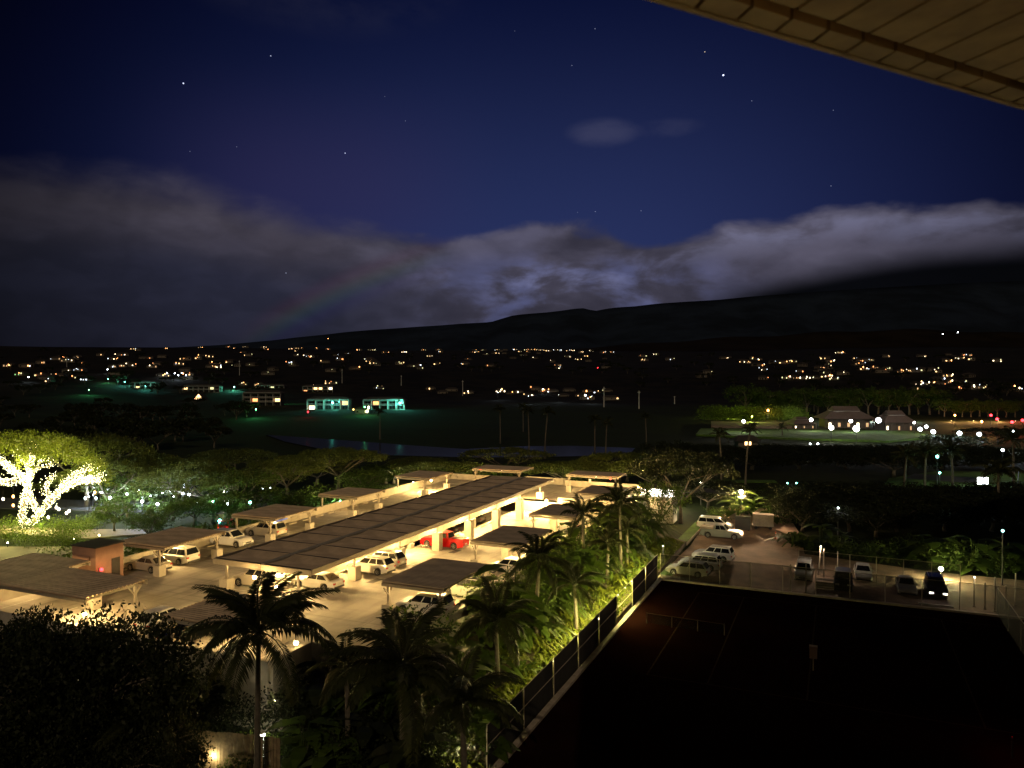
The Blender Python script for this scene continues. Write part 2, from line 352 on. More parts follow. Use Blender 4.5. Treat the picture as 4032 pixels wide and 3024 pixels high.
# ------------------------------------------------------------------ mesh builder and object helpers
class MB:
    def __init__(s): s.v = []; s.f = []
    def quad(s, a, b, c, d):
        i = len(s.v); s.v += [tuple(a), tuple(b), tuple(c), tuple(d)]; s.f.append((i, i + 1, i + 2, i + 3)); return s
    def tri(s, a, b, c):
        i = len(s.v); s.v += [tuple(a), tuple(b), tuple(c)]; s.f.append((i, i + 1, i + 2)); return s
    def box(s, x0, x1, y0, y1, z0, z1):
        i = len(s.v)
        s.v += [(x0, y0, z0), (x1, y0, z0), (x1, y1, z0), (x0, y1, z0), (x0, y0, z1), (x1, y0, z1), (x1, y1, z1), (x0, y1, z1)]
        for f in ((0, 3, 2, 1), (4, 5, 6, 7), (0, 1, 5, 4), (1, 2, 6, 5), (2, 3, 7, 6), (3, 0, 4, 7)): s.f.append(tuple(i + k for k in f))
        return s
    def prism(s, poly, z0, z1):
        i = len(s.v); k = len(poly)
        z0f = z0 if callable(z0) else (lambda x, y: z0); z1f = z1 if callable(z1) else (lambda x, y: z1)
        s.v += [(x, y, z0f(x, y)) for x, y in poly] + [(x, y, z1f(x, y)) for x, y in poly]
        s.f.append(tuple(i + j for j in reversed(range(k)))); s.f.append(tuple(i + k + j for j in range(k)))
        for j in range(k): s.f.append((i + j, i + (j + 1) % k, i + k + (j + 1) % k, i + k + j))
        return s
    def beam(s, a, b, w, h=None):
        h = h or w; a = Vector(a); b = Vector(b); d = (b - a).normalized()
        up = Vector((0, 0, 1)) if abs(d.z) < .95 else Vector((1, 0, 0))
        r = d.cross(up).normalized() * (w / 2); u = r.cross(d).normalized() * (h / 2)
        i = len(s.v)
        for p in (a, b):
            for q in (-r - u, r - u, r + u, -r + u): s.v.append(tuple(p + q))
        for f in ((3, 2, 1, 0), (4, 5, 6, 7), (0, 1, 5, 4), (1, 2, 6, 5), (2, 3, 7, 6), (3, 0, 4, 7)): s.f.append(tuple(i + k for k in f))
        return s
    def tube(s, pts, rad, seg=7, cap=True):
        i0 = len(s.v); k = len(pts)
        rad = rad if isinstance(rad, (list, tuple)) else [rad] * k
        for j, p in enumerate(pts):
            p = Vector(p); d = (Vector(pts[min(j + 1, k - 1)]) - Vector(pts[max(j - 1, 0)])).normalized()
            up = Vector((0, 0, 1)) if abs(d.z) < .9 else Vector((1, 0, 0))
            r = d.cross(up).normalized(); u = r.cross(d)
            for a in range(seg):
                t = 2 * PI * a / seg
                s.v.append(tuple(p + (r * math.cos(t) + u * math.sin(t)) * rad[j]))
        for j in range(k - 1):
            for a in range(seg):
                b = (a + 1) % seg
                s.f.append((i0 + j * seg + a, i0 + j * seg + b, i0 + (j + 1) * seg + b, i0 + (j + 1) * seg + a))
        if cap:
            s.f.append(tuple(i0 + a for a in reversed(range(seg)))); s.f.append(tuple(i0 + (k - 1) * seg + a for a in range(seg)))
        return s
    def ball(s, c, r, seg=8, rings=5, sz=1):
        i0 = len(s.v); s.v.append((c[0], c[1], c[2] - r * sz))
        for j in range(1, rings):
            t = -PI / 2 + PI * j / rings
            for a in range(seg):
                q = 2 * PI * a / seg
                s.v.append((c[0] + r * math.cos(t) * math.cos(q), c[1] + r * math.cos(t) * math.sin(q), c[2] + r * sz * math.sin(t)))
        s.v.append((c[0], c[1], c[2] + r * sz)); last = len(s.v) - 1
        for a in range(seg):
            b = (a + 1) % seg
            s.f.append((i0, i0 + 1 + b, i0 + 1 + a)); s.f.append((last, last - seg + a, last - seg + b))
            for j in range(rings - 2):
                p = i0 + 1 + j * seg
                s.f.append((p + a, p + b, p + seg + b, p + seg + a))
        return s
    def xf(s, mtx):
        s.v = [tuple(mtx @ Vector(v)) for v in s.v]; return s
    def build(s, name, m, parent=None, loc=None, smooth=False):
        me = bpy.data.meshes.new(name); me.from_pydata(s.v, [], s.f); me.update()
        if smooth: me.polygons.foreach_set('use_smooth', [True] * len(me.polygons))
        me.materials.append(M[m] if isinstance(m, str) else m)
        o = bpy.data.objects.new(name, me); COL.objects.link(o)
        if parent: o.parent = parent
        if loc: o.location = loc
        return o

def tag(o, label=None, cat=None, group=None, kind=None):
    if label: o['label'] = label
    if cat: o['category'] = cat
    if group: o['group'] = group
    if kind: o['kind'] = kind
    return o
def empty(name, loc, rz=0, label=None, cat=None, group=None):
    o = bpy.data.objects.new(name, None); COL.objects.link(o); o.location = loc; o.rotation_euler = (0, 0, rz)
    o.empty_display_size = .1
    return tag(o, label, cat, group)
def copy_tree(o, parent=None):
    c = o.copy(); COL.objects.link(c); c.parent = parent
    for ch in list(KIDS(o)): copy_tree(ch, c)
    return c
def KIDS(o): return list(o.children)
def inst(name, mesh, parent, loc=(0, 0, 0), rot=(0, 0, 0), sc=1):
    o = bpy.data.objects.new(name, mesh); COL.objects.link(o); o.parent = parent; o.location = loc; o.rotation_euler = rot
    o.scale = (sc, sc, sc) if isinstance(sc, (int, float)) else sc
    return o

# ------------------------------------------------------------------ terrain
def az_r(x, y):
    d = x * f0.x + y * f0.y; l = x * Rv.x + y * Rv.y
    return math.degrees(math.atan2(l, d)), math.hypot(x, y)
def sm(t): t = max(0, min(1, t)); return t * t * (3 - 2 * t)
def hill(az):
    # right side lies lower for longer, then climbs
    return 1.0
POND = [(q.x, q.y) for q in (P(a, b, -3.3) for a, b in ((1048, 1712), (1120, 1738), (1300, 1775), (1530, 1792), (1830, 1800), (2060, 1800), (2480, 1792), (2500, 1764), (2260, 1755), (2060, 1757), (1830, 1768), (1600, 1752), (1400, 1737), (1200, 1722)))]
def gz(x, y):
    a, r = az_r(x, y)
    z = -3.6
    if r > 250: z += 0.35 * math.sin(x * .02) * math.sin(y * .023) * sm((r - 250) / 100)
    s0 = 520
    if r > s0:
        q = r - s0
        z += .047 * q * sm(q / 500) if q < 500 else .047 * q
        z += 3.0 * sm(q / 300) * (math.sin(x * .006 + 1) + math.sin(y * .007)) 
    z += 1.0 * math.sin(x * .03) * math.cos(y * .027) * sm((r - 260) / 200)
    return z
def inpoly(x, y, poly):
    c = False; j = len(poly) - 1
    for i in range(len(poly)):
        xi, yi = poly[i]; xj, yj = poly[j]
        if (yi > y) != (yj > y) and x < (xj - xi) * (y - yi) / (yj - yi) + xi: c = not c
        j = i
    return c
def PG(px, py, lift=0.0):
    """point where the ray of that pixel meets the terrain (raised by lift)"""
    d = ray(px, py); t = 30.0
    prev = None
    while t < 2590:
        p = CAM + d * t
        if p.z < gz(p.x, p.y) + lift: return p
        t += 2 + t * .004
    return CAM + d * 2550

tv = []; tf = []
radii = [0, 15, 30, 45, 60, 75, 90, 105, 120, 140, 160, 180, 200, 220, 240, 260, 290, 320, 360, 400, 450, 500, 560, 620, 700, 800, 900, 1000, 1150, 1300, 1450, 1600, 1800, 2000, 2300, 2600, 2650, 3200, 5000, 12000]
NA = 120
for r in radii:
    for k in range(NA):
        a = 2 * PI * k / NA
        x, y = r * math.cos(a), r * math.sin(a)
        az, _ = az_r(x, y)
        if r <= 2600: z = gz(x, y) if abs(az) < 75 else min(gz(x, y), -3.6 + .01 * r)
        else: z = 40 - (r - 2600) * .004
        tv.append((x, y, z - .02))
for i in range(len(radii) - 1):
    for k in range(NA):
        b = (k + 1) % NA
        tf.append((i * NA + k, i * NA + b, (i + 1) * NA + b, (i + 1) * NA + k))
def terrain_mat():
    m = bpy.data.materials.new('terrain_ground'); m.use_nodes = True
    q = NT(m.node_tree); b = q.n['Principled BSDF']
    g = q.node('ShaderNodeNewGeometry').outputs['Position']
    a = q.mr(q.noise(g, .02, 5, .6), .4, .62)
    c = q.mix(a, (.017, .023, .008), (.012, .014, .007))
    c = q.mix(q.mr(q.noise(g, .5, 4, .6), .3, .75), c, (.022, .030, .010))
    ln = q.vm('LENGTH', g)
    c = q.mix(q.mr(ln, 480, 620), c, q.mix(q.mr(q.noise(g, .035, 4, .6), .4, .6), (.008, .008, .005), (.018, .016, .010)))
    q.put(b.inputs['Base Color'], c); b.inputs['Roughness'].default_value = .95; b.inputs['Specular IOR Level'].default_value = .1
    return m
me = bpy.data.meshes.new('ground'); me.from_pydata(tv, [], tf); me.update(); me.materials.append(terrain_mat())
me.polygons.foreach_set('use_smooth', [True] * len(me.polygons))
o = bpy.data.objects.new('ground', me); COL.objects.link(o); tag(o, kind='structure')

# mountains: a ridge whose crest follows the photograph, 6 to 8 km out
prof = [(-700, 762), (200, 760), (480, 745), (590, 735), (640, 729), (700, 723), (750, 717), (800, 713), (860, 709), (900, 706), (950, 703), (1000, 699), (1060, 696), (1085, 688), (1110, 681), (1140, 678), (1180, 675), (1215, 671), (1240, 667), (1260, 666), (1285, 672), (1310, 667), (1335, 664), (1370, 662), (1420, 656), (1480, 652), (1550, 648), (1620, 641), (1700, 635), (1800, 628), (1900, 622), (2000, 616), (2100, 611), (2212, 607), (2500, 600), (3000, 600)]
def crest(px):
    for (a, b), (c, d_) in zip(prof, prof[1:]):
        if a <= px <= c: return b + (d_ - b) * (px - a) / (c - a)
    return prof[-1][1]
def ridge(name, dist, pxs, crestf, wig, depth, matn, seed, base=-20):
    rr = random.Random(seed); v = []; f = []
    rows = 16
    for i, px in enumerate(pxs):
        d0 = f0 + Rv * ((px * 1.8228 - 2016) / FPX)
        top_ = 20 + (1465 - crestf(px) * 1.8228) / FPX * dist
        for j in range(rows + 1):
            u = j / rows
            dd = dist - depth * (1 - u) if u < 1 else dist
            gully = math.sin(px * .045 + u * 3 + math.sin(px * .011) * 4) * .5 + math.sin(px * .013 + u * 5) * .5
            h = base + (top_ - base) * (u ** 1.25) * (1 - .10 * (1 + gully) * math.sin(PI * u))
            pp = d0 * dd
            v.append((pp.x, pp.y, h))
        pp = d0 * (dist + 900); v.append((pp.x, pp.y, base))
    n_ = rows + 2
    for i in range(len(pxs) - 1):
        for j in range(n_ - 1):
            a = i * n_ + j; f.append((a, a + n_, a + n_ + 1, a + 1))
    me = bpy.data.meshes.new(name); me.from_pydata(v, [], f); me.update(); me.materials.append(M[matn] if isinstance(matn, str) else matn)
    me.polygons.foreach_set('use_smooth', [True] * len(me.polygons))
    o = bpy.data.objects.new(name, me); COL.objects.link(o); tag(o, kind='structure'); return o
M['hill'] = mat('mountain_scrub', (.020, .030, .052), .95, var=.5, vscale=.002, world=True, col2=(.011, .016, .026), spec=.05)
ridge('mountain', 7000, list(range(-700, 3000, 14)), crest, 1, 3300, 'hill', 3, base=-60)
# nearer dark foothills on the right
def foot(px): 
    return 768 - 20 * sm((px - 1000) / 300) - 32 * sm((px - 1300) / 500) + 3.5 * math.sin(px * .012) + 2 * math.sin(px * .031)
M['foot'] = mat('foothill_scrub', (.016, .012, .008), .95, var=.4, vscale=.006, world=True, spec=.05)
ridge('foothills', 3600, list(range(900, 3000, 14)), foot, 1, 900, 'foot', 5, base=60)

# pond
tag(MB().prism([(x, y) for x, y in POND][::-1], -3.9, -3.30).build('pond', 'water'), kind='structure')
# ------------------------------------------------------------------ hotel behind the camera (casts the moon shadow over the court) and the balcony ceiling
he = Vector((.633, .774, 0)); hn = Vector((-.774, .633, 0))
def H(s, t): p = he * s + hn * t; return (p.x, p.y)
hotel = empty('hotel_building', (0, 0, -3.6), 0, 'pale concrete hotel tower whose balcony the view is taken from', 'hotel')
w = MB(); w.prism([H(-3.2, -1.6), H(-3.2, -17), H(75, -17), H(75, -1.6)], 0, 56)
w.build('tower_wall', 'conc', hotel)
for k_ in range(12):
    z = 2 + k_ * 4.3
    if 17.8 < z - 3.6 < 22.5: continue
    MB().prism([H(2.5, -1.55), H(75, -1.55), H(75, .1), H(2.5, .1)], z, z + .2).build('balcony_slab', 'conc', hotel)
# balcony ceiling over the camera: soffit boards split by a dark drip groove
M['soffit'] = mat('soffit_paint', (.40, .27, .13), .8, var=.22, vscale=2.2, bump=.15, bscale=9, col2=(.26, .165, .08))
M['groove'] = mat('soffit_groove', (.004, .003, .002), .9, var=0)
ceil = empty('balcony_ceiling', (0, 0, 21.6), 0, 'tan balcony soffit with dark groove filling the top right corner', 'ceiling')
Z0 = 0.0
def edge_t(s): return 2.70 - .018 * s          # outer edge distance along hn (slightly skewed)
A = P(2560, 0, 21.6); B = P(4032, 431, 21.6)
ed = (B - A).normalized(); en = Vector((-ed.y, ed.x, 0))
if en.dot(f0) < 0: en = -en
G0 = P(2940, 8, 21.6); G1 = P(4032, 335, 21.6)
off_g = (G0 - A).dot(en); off_g2 = (G1 - A).dot(en)
gd = (G1 - G0).normalized()
def C2(s, t): p = A + ed * s + en * t; return (p.x, p.y)
gm = (off_g + off_g2) / 2
pitch_ = .245
skew = -.10
for i in range(-12, 34):
    s0_ = i * pitch_; s1_ = s0_ + pitch_ - .022
    # board between the edge and the groove
    w = MB(); zz = random.uniform(0, .003)
    w.prism([C2(s0_, 0), C2(s1_, 0), C2(s1_ + skew * .5, gm + .035), C2(s0_ + skew * .5, gm + .035)], zz, .10); w.build('soffit_board', 'soffit', ceil)
    w = MB(); zz = random.uniform(0, .003)
    w.prism([C2(s0_ + skew, gm - .035), C2(s1_ + skew, gm - .035), C2(s1_ + skew * 6, gm - 3.0), C2(s0_ + skew * 6, gm - 3.0)], zz, .10); w.build('soffit_board', 'soffit', ceil)
MB().prism([C2(-3.2, -.02), C2(8.3, -.02), C2(7.3, -4.2), C2(-4, -4.2)], .102, .30).build('slab', 'groove', ceil)
MB().prism([C2(-3.2, -.03), C2(8.4, -.03), C2(8.4, .006), C2(-3.2, .006)], -.002, .30).build('edge_trim', 'soffit', ceil)
lamp('balcony_lamp', (1.2, -.3, 19.4), 82, (1, .56, .19), .2, None, 120, .8, (.05, .25, 1))

# ------------------------------------------------------------------ parking garage
XL, XR, YF, YB, XM = -66.9, -28.6, 39.2, 126.0, -47.0
def dz(x, y):
    if x > XM - .2 and 56.5 < y < 110.9: return -min(1.85, (y - 56.5) * .047)
    return 0.0
gar = empty('parking_garage', (-48, 82, -3.6), 0, 'long open-top concrete parking garage with lit upper deck and central ramp', 'parking garage')
g0 = Vector((-48, 82, -3.6))
def gb(mb, name, m): return mb.xf(Matrix.Translation(-g0)).build(name, m, gar)
# upper deck slabs
gb(MB().box(XL, XM, YF, YB, -.35, 0), 'deck_slab', 'deck')
gb(MB().box(XM, -34.2, YF, 56.5, -.35, 0), 'deck_slab', 'deck')
gb(MB().box(-34.2, XR, 43.4, 56.5, -.35, 0), 'deck_slab', 'deck')
gb(MB().box(XM, XR, 110.9, YB, -.35, 0), 'deck_slab', 'deck')
def slope(x0, x1, name, m, th=.35, lift=0.0):
    ys = [56.5, 56.5 + 1.85 / .047, 110.9]
    for a, b in zip(ys, ys[1:]):
        w = MB(); w.prism([(x0, a), (x1, a), (x1, b), (x0, b)], lambda x, y: dz(x, y) - th + lift if y < 110.8 else -1.85 - th + lift, lambda x, y: (dz(x, y) if y < 110.8 else -1.85) + lift)
        gb(w, name, m)
slope(XM, XR, 'ramp', 'deck')
# lower level seen under the beam, closed behind
gb(MB().box(XL, XM - .02, 58, YB, -2.6, -2.35), 'lower_deck', 'deck')
gb(MB().box(XL, XR, YF + .3, 56, -3.6, -3.3), 'lower_deck', 'deck')
# far retaining wall between ramp foot and back deck
gb(MB().box(XM + .3, XR, 110.9, 111.2, -2.2, .004), 'retaining_wall', 'beige')
gb(MB().box(-40.0, XR, 110.6, 110.88, -2.2, .55), 'retaining_wall', 'beige')
# parapets
PT = 1.0
def para(x0, x1, y0, y1, name='parapet_wall', z0=-3.6, z1=PT, m='beige'): gb(MB().box(x0, x1, y0, y1, z0, z1), name, m)
def capb(x0, x1, y0, y1, z=PT): gb(MB().box(x0 - .05, x1 + .05, y0 - .05, y1 + .05, z + .003, z + .09), 'wall_cap', 'beige')
yy = YF
while yy < YB - .1:
    y2 = min(yy + 8.4, YB)
    para(XL - .25, XL, yy, y2 - .03, z1=PT - .004 * ((int(yy) % 2))); yy = y2
capb(XL - .25, XL, YF, YB)
for (a, b) in ((XL, -61), (-61, -54), (-54, -47.6), (-47.6, -41), (-41, -34.2)):
    para(a + .02, b - .02, YF - .25, YF)
capb(XL, -34.2, YF - .25, YF)
para(-34.2, -33.95, YF, 43.4); capb(-34.2, -33.95, YF, 43.4)
para(-33.95, XR, 43.15, 43.4); capb(-33.9, XR, 43.15, 43.4)
for a, b in ((43.4, 52), (52, 60.3), (60.3, 68.7), (68.7, 77), (77, 85.4), (85.4, 93.8), (93.8, 102), (102, 110.9), (110.9, 118), (118, YB)):
    w = MB(); w.prism([(XR, a + .02), (XR + .25, a + .02), (XR + .25, b - .02), (XR, b - .02)], -3.6, lambda x, y: dz(-30, y) + PT if y < 110.5 else (PT if y > 111 else -1.85 + PT)); gb(w, 'parapet_wall', 'beige')
for (a, b) in ((XL, -60), (-60, -52.2), (-44.5, -36.5), (-36.5, XR)):
    para(a + .02, b - .02, YB, YB + .25)
para(-52.2, -44.5, YB + 2.0, YB + 2.25); para(-52.45, -52.2, YB, YB + 2.25); para(-44.5, -44.25, YB, YB + 2.25)
# edge beam along the split in the middle of the deck
for k_ in range(7):
    a = 53.0 + k_ * 8.35; b = min(a + 8.32, 111)
    gb(MB().box(XM - .15, XM + .15, a, b, -.40, .95), 'edge_beam', 'beige')
    if k_ > 0: gb(MB().box(XM - .45, XM + .45, a - .45, a + .45, -2.4, -.41), 'column', 'beige')
capb(XM - .15, XM + .15, 53, 111, .95)
gb(MB().box(XM - .152, XM + .152, 52.6, 53, 0, .95), 'edge_beam', 'beige')
# stall lines
def pl(x0, y0, x1, y1, w_=.12):
    w = MB(); 
    segs = 3 if x0 > XM - 1 else 1
    if abs(x1 - x0) > abs(y1 - y0): poly = [(x0, y0 - w_ / 2), (x1, y0 - w_ / 2), (x1, y0 + w_ / 2), (x0, y0 + w_ / 2)]
    else: poly = [(x0 - w_ / 2, y0), (x0 + w_ / 2, y0), (x0 + w_ / 2, y1), (x0 - w_ / 2, y1)]
    w.prism(poly, lambda x, y: dz(x, y) + .001, lambda x, y: dz(x, y) + .006); gb(w, 'parking_line', 'line')
for k_ in range(26):
    y = 53.8 + k_ * 2.78
    if y < 124: pl(XL + .1, y, -61.5, y)
    if y < 110: pl(-52.3, y, XM - .3, y); pl(XM + .3, y, -41.9, y); pl(-33.9, y, XR - .1, y)
for k_ in range(11): pl(-65 + k_ * 2.8, YF + .1, -65 + k_ * 2.8, YF + 5.2)
for k_ in range(1, 8):
    y = 53.8 + k_ * 8.34
    if y < 109: gb(MB().prism([(-41.7, y - 1.0), (-40.9, y - 1.0), (-40.9, y + 1.0), (-41.7, y + 1.0)], lambda x, y: dz(x, y) + .002, lambda x, y: dz(x, y) + .007), 'drain_grate', 'dark')
# wheel stops
for k_ in range(18):
    y = 55.2 + k_ * 2.78
    if k_ % 3 != 2:
        gb(MB().box(XM + .75, XM + .9, y - .8, y + .8, dz(XM + .8, y) + .0, dz(XM + .8, y) + .14), 'wheel_stop', 'kerb')
    gb(MB().box(XL + .75, XL + .9, y - .8, y + .8, 0.0, .14), 'wheel_stop', 'kerb')
# red exit beacons are things on carports / tower, see below
# stair tower
st = empty('stair_tower', (-65.7, 51.3, 0), 0, 'terracotta plastered stair tower with flat dark roof and red exit lamp', 'stair tower')
MB().box(-1.6, 1.6, -1.5, 1.5, 0, 3.42).build('wall', 'pink', st)
MB().box(-1.72, 1.72, -1.62, 1.62, 3.421, 3.52).build('roof', 'dark', st)
MB().box(1.602, 1.64, .2, 1.1, .02, 2.1).build('door', 'dark', st)
MB().box(-.9, .9, -1.66, -1.602, 2.2, 2.6).build('vent_panel', 'pink', st)
rl = MB().ball((0, 0, 0), .17).build('exit_lamp', 'lampr', st); rl.location = (1.80, -1.05, 1.35)
MB().box(1.601, 1.7, -1.2, -.9, 1.2, 1.5).build('lamp_bracket', 'dark', st)
lamp('exit_lamp_light', (2.1, -1.05, 1.35), 9.0, (1, .05, .03), .15, st)

# ------------------------------------------------------------------ carports
def sheet_mesh(lx, ly, pitch=.34, tilt=0.0, name='roof_sheet', sag=0.0):
    """corrugated sheet, ribs along x, centred; tilt lifts the far edge"""
    w = MB(); nrib = max(2, int(round(ly / pitch))); p = ly / nrib; prof_ = []
    for i in range(nrib):
        y = -ly / 2 + i * p
        prof_ += [(y, 0), (y + p * .38, 0), (y + p * .5, .11), (y + p * .88, .11)]
    prof_.append((ly / 2, 0))
    prof_ = [(a_, b_ - sag * (1 - (2 * a_ / ly) ** 2)) for a_, b_ in prof_]
    for (y0, z0), (y1, z1) in zip(prof_, prof_[1:]):
        a = tilt * (y0 + ly / 2); b = tilt * (y1 + ly / 2)
        w.quad((-lx / 2, y0, z0 + a), (lx / 2, y0, z0 + a), (lx / 2, y1, z1 + b), (-lx / 2, y1, z1 + b))
        w.quad((-lx / 2, y0, z0 + a - .025), (-lx / 2, y1, z1 + b - .025), (lx / 2, y1, z1 + b - .025), (lx / 2, y0, z0 + a - .025))
        for sx in (-1, 1):
            w.quad((sx * lx / 2, y0, z0 + a - .025), (sx * lx / 2, y0, z0 + a), (sx * lx / 2, y1, z1 + b), (sx * lx / 2, y1, z1 + b - .025))
    me = bpy.data.meshes.new(name); me.from_pydata(w.v, [], w.f); me.update(); return me
def pedestal(parent, x, y, zb, top=1.1, s=.82, post=True, ztop=2.6):
    p = MB(); p.box(x - s / 2, x + s / 2, y - s / 2, y + s / 2, zb, top - .06); p.box(x - s / 2 + .02, x + s / 2 - .02, y - s / 2 + .02, y + s / 2 - .02, top - .058, top)
    p.build('pedestal', 'beige', parent)
    q = MB(); q.box(x - .09, x + .09, y - .09, y + .09, top + .002, ztop); q.box(x - .17, x + .17, y - .17, y + .17, top + .001, top + .03)
    q.build('post', 'steel', parent)
def carport(x0, x1, y0, y1, label, ztop=2.9, m='roofm', peds=(), lights=((0, 0),), power=60, col=WARM, sheets=4, brk=True):
    cx, cy = (x0 + x1) / 2, (y0 + y1) / 2; lx, ly = x1 - x0, y1 - y0
    r = empty('carport', (cx, cy, 0), 0, label, 'carport', 'small corrugated carports on the deck')
    sl = ly / sheets; me = sheet_mesh(lx, sl - .01)
    me.materials.append(M[m])
    for i in range(sheets): inst('roof_sheet', me, r, (0, -ly / 2 + sl * (i + .5), ztop - .03))
    z1 = ztop - .10; z0 = z1 - .24
    for nm, (a, b, c, d_) in (('edge_beam', (-lx / 2 - .02, lx / 2 + .02, -ly / 2 + .02, -ly / 2 + .14)), ('edge_beam', (-lx / 2 - .02, lx / 2 + .02, ly / 2 - .14, ly / 2 - .02)),
                            ('side_beam', (-lx / 2 + .35, -lx / 2 + .47, -ly / 2 + .145, ly / 2 - .145)), ('side_beam', (lx / 2 - .47, lx / 2 - .35, -ly / 2 + .145, ly / 2 - .145))):
        MB().box(a, b, c, d_, z0, z1).build(nm, 'steel', r)
    for i in range(3):
        y = -ly / 2 + ly * (i + 1) / 4
        MB().box(-lx / 2 + .48, lx / 2 - .48, y - .05, y + .05, z1 - .12, z1).build('purlin', 'steel', r)
    for (px, py) in peds:
        zb = dz(cx + px, cy + py); top = max(1.05, zb + 1.05) if zb > -.3 else 1.05
        pedestal(r, px, py, zb, top, ztop=z0 - .002)
        if brk:
            for s_ in (-1, 1):
                MB().beam((px, py + s_ * .05, z0 - .75), (px, py + s_ * .7, z0 - .02), .09).build('brace', 'steel', r)
    for (px, py) in lights:
        MB().box(px - .08, px + .08, py - .6, py + .6, z0 - .03, z0 + .05).build('lamp_housing', 'steel', r)
        MB().box(px - .06, px + .06, py - .55, py + .55, z0 - .07, z0 - .032).build('lamp_tube', 'lampw', r)
        lamp('carport_light', (px, py, z0 - .22), power * GAIN, col, .22, r)
    return r
# right-hand row
def rowR(y0, y1, label, m, power, sheets=4, x1=-28.5):
    lx = x1 + 34.2; ly = y1 - y0
    return carport(-34.2, x1, y0, y1, label, 2.9, m, [(-lx / 2 + .45, -ly / 2 + .35), (-lx / 2 + .45, ly / 2 - .35), (lx / 2 - .45, -ly / 2 + .35), (lx / 2 - .45, ly / 2 - .35)], [(.4, 0)], power, WARM, sheets)
rowR(52.4, 60.9, 'ribbed dark carport over the white off-roader, front of the right-hand deck edge', 'roofd', 150)
rowR(68.6, 77.0, 'dark flat carport behind the ribbed one, half hidden by a palm crown', 'roofd', 190)
rowR(84.4, 92.2, 'dark carport beside the red-lit cars, third along the right deck edge', 'roofd', 190)
rowR(101.6, 109.6, 'last dark carport along the right deck edge, before the back wall', 'roofd', 170)
# left-hand row
def rowL(y0, y1, label, power, x0=-66.8, x1=-60.2):
    lx = x1 - x0; ly = y1 - y0
    return carport(x0, x1, y0, y1, label, 2.9, 'roofm', [(lx / 2 - 1.0, -ly / 2 + .3), (lx / 2 - 1.0, ly / 2 - .3)], [(-.2, 0)], power, WARM)
for y0, y1, lb, pw in ((54.2, 62.3, 'brown carport over the gold sedan and minivan, beside the terracotta stair tower', 40), (70.0, 77.8, 'brown carport over a white SUV with a blue strip on its beam, left deck edge', 16),
                   (86.4, 93.4, 'brown carport on the left deck edge, third from the stair tower', 11), (106.2, 114.2, 'brown carport over the brightly lit wall at the far left corner', 130)):
    r = rowL(y0, y1, lb, pw)
    lx, ly = 6.6, y1 - y0
    for (px, py) in ((-lx / 2 + .5, -ly / 2 + .3), (-lx / 2 + .5, ly / 2 - .3)):
        MB().box(px - .09, px + .09, py - .09, py + .09, PT + .1 if px < -2.6 else 0, 2.55).build('post', 'steel', r)
    if 'blue' in lb: MB().box(lx / 2 - .10, lx / 2 - .02, -ly / 2 + .2, -ly / 2 + 2.2, 2.50, 2.66).build('blue_strip', emat('blue_strip_light', (.04, .10, .5), .35), r)
# back row, across the far end
carport(-59.6, -50.2, 120.3, 126.2, 'long low carport at the far end with a red beacon, middle of the back wall', 2.9, 'roofm', [(-4.2, -2.5), (4.2, -2.5)], [(0, 0)], 60, WARM, 3)
carport(-41.8, -32.8, 119.6, 124.9, 'ribbed tan carport at the far right end of the deck with a red beacon', 2.9, 'roofm', [(-4.0, -2.3), (4.0, -2.3)], [(0, 0)], 110, WARM, 3)
for (p, lb) in ((P(1892, 1846, 2.5), 'small red beacon hanging on the far middle carport'), (P(2404, 1884, 2.3), 'small red beacon on the corner of the far right carport')):
    r = empty('beacon_light', tuple(p), 0, lb, 'beacon', 'red beacons on the garage')
    MB().ball((0, 0, 0), .22).build('lens', 'lampr', r); MB().box(-.1, .1, -.1, .1, .19, .42).build('bracket', 'steel', r)
    lamp('beacon_glow', (0, -.5, -.1), 5, (1, .05, .05), .2, r)
# front row
carport(-62.4, -52.2, 39.6, 45.3, 'big brown carport at the near left corner above a pedestal', 2.9, 'roofm', [(4.4, 2.2), (-.4, 2.2)], [(1.0, 0)], 75, WARM, 5)
carport(-70.5, -62.7, 40.6, 48.2, 'lower brown carport roof running up to the terracotta stair tower', 2.7, 'roofm', [(2.5, 3.1)], [(0, 0)], 20, WARM, 4)
carport(-43.5, -37.5, 38.9, 45.2, 'brown carport at the near edge, mostly hidden behind a palm crown', 2.9, 'roofm', [(-2.6, -2.6), (2.6, 2.6)], [(0, 0)], 45, WARM, 3)
# the long double carport
LC = empty('long_carport', (-46.9, 83.3, 0), 0, 'very long brown double carport with stepped roof panels down the middle of the deck', 'carport')
LX0, LX1, LY0, LY1, LXM = -52.5 + 46.9, -41.7 + 46.9, 53.0 - 83.3, 113.6 - 83.3, -.05
NP = 15; pl_ = (LY1 - LY0) / NP
mm = sheet_mesh(LXM - LX0 - .16, pl_ - .10, .29, 0, 'roof_sheet', .17); mm.materials.append(M['roofm'])
mm2 = sheet_mesh(LX1 - LXM - .16, pl_ - .10, .29, 0, 'roof_sheet', .17); mm2.materials.append(M['roofm'])
for i in range(NP):
    y = LY0 + (i + .5) * pl_
    inst('roof_sheet', mm, LC, ((LX0 + LXM) / 2 - .08, y, 2.86), (0, -.012, 0))
    inst('roof_sheet', mm2, LC, ((LX1 + LXM) / 2 + .08, y, 2.86), (0, .012, 0))
    MB().box(LX0 + .1, LXM - .2, LY0 + i * pl_ - .09, LY0 + i * pl_ + .09, 2.62, 2.985).build('purlin', 'dark', LC)
    MB().box(LXM + .2, LX1 - .1, LY0 + i * pl_ - .09, LY0 + i * pl_ + .09, 2.62, 2.985).build('purlin', 'dark', LC)
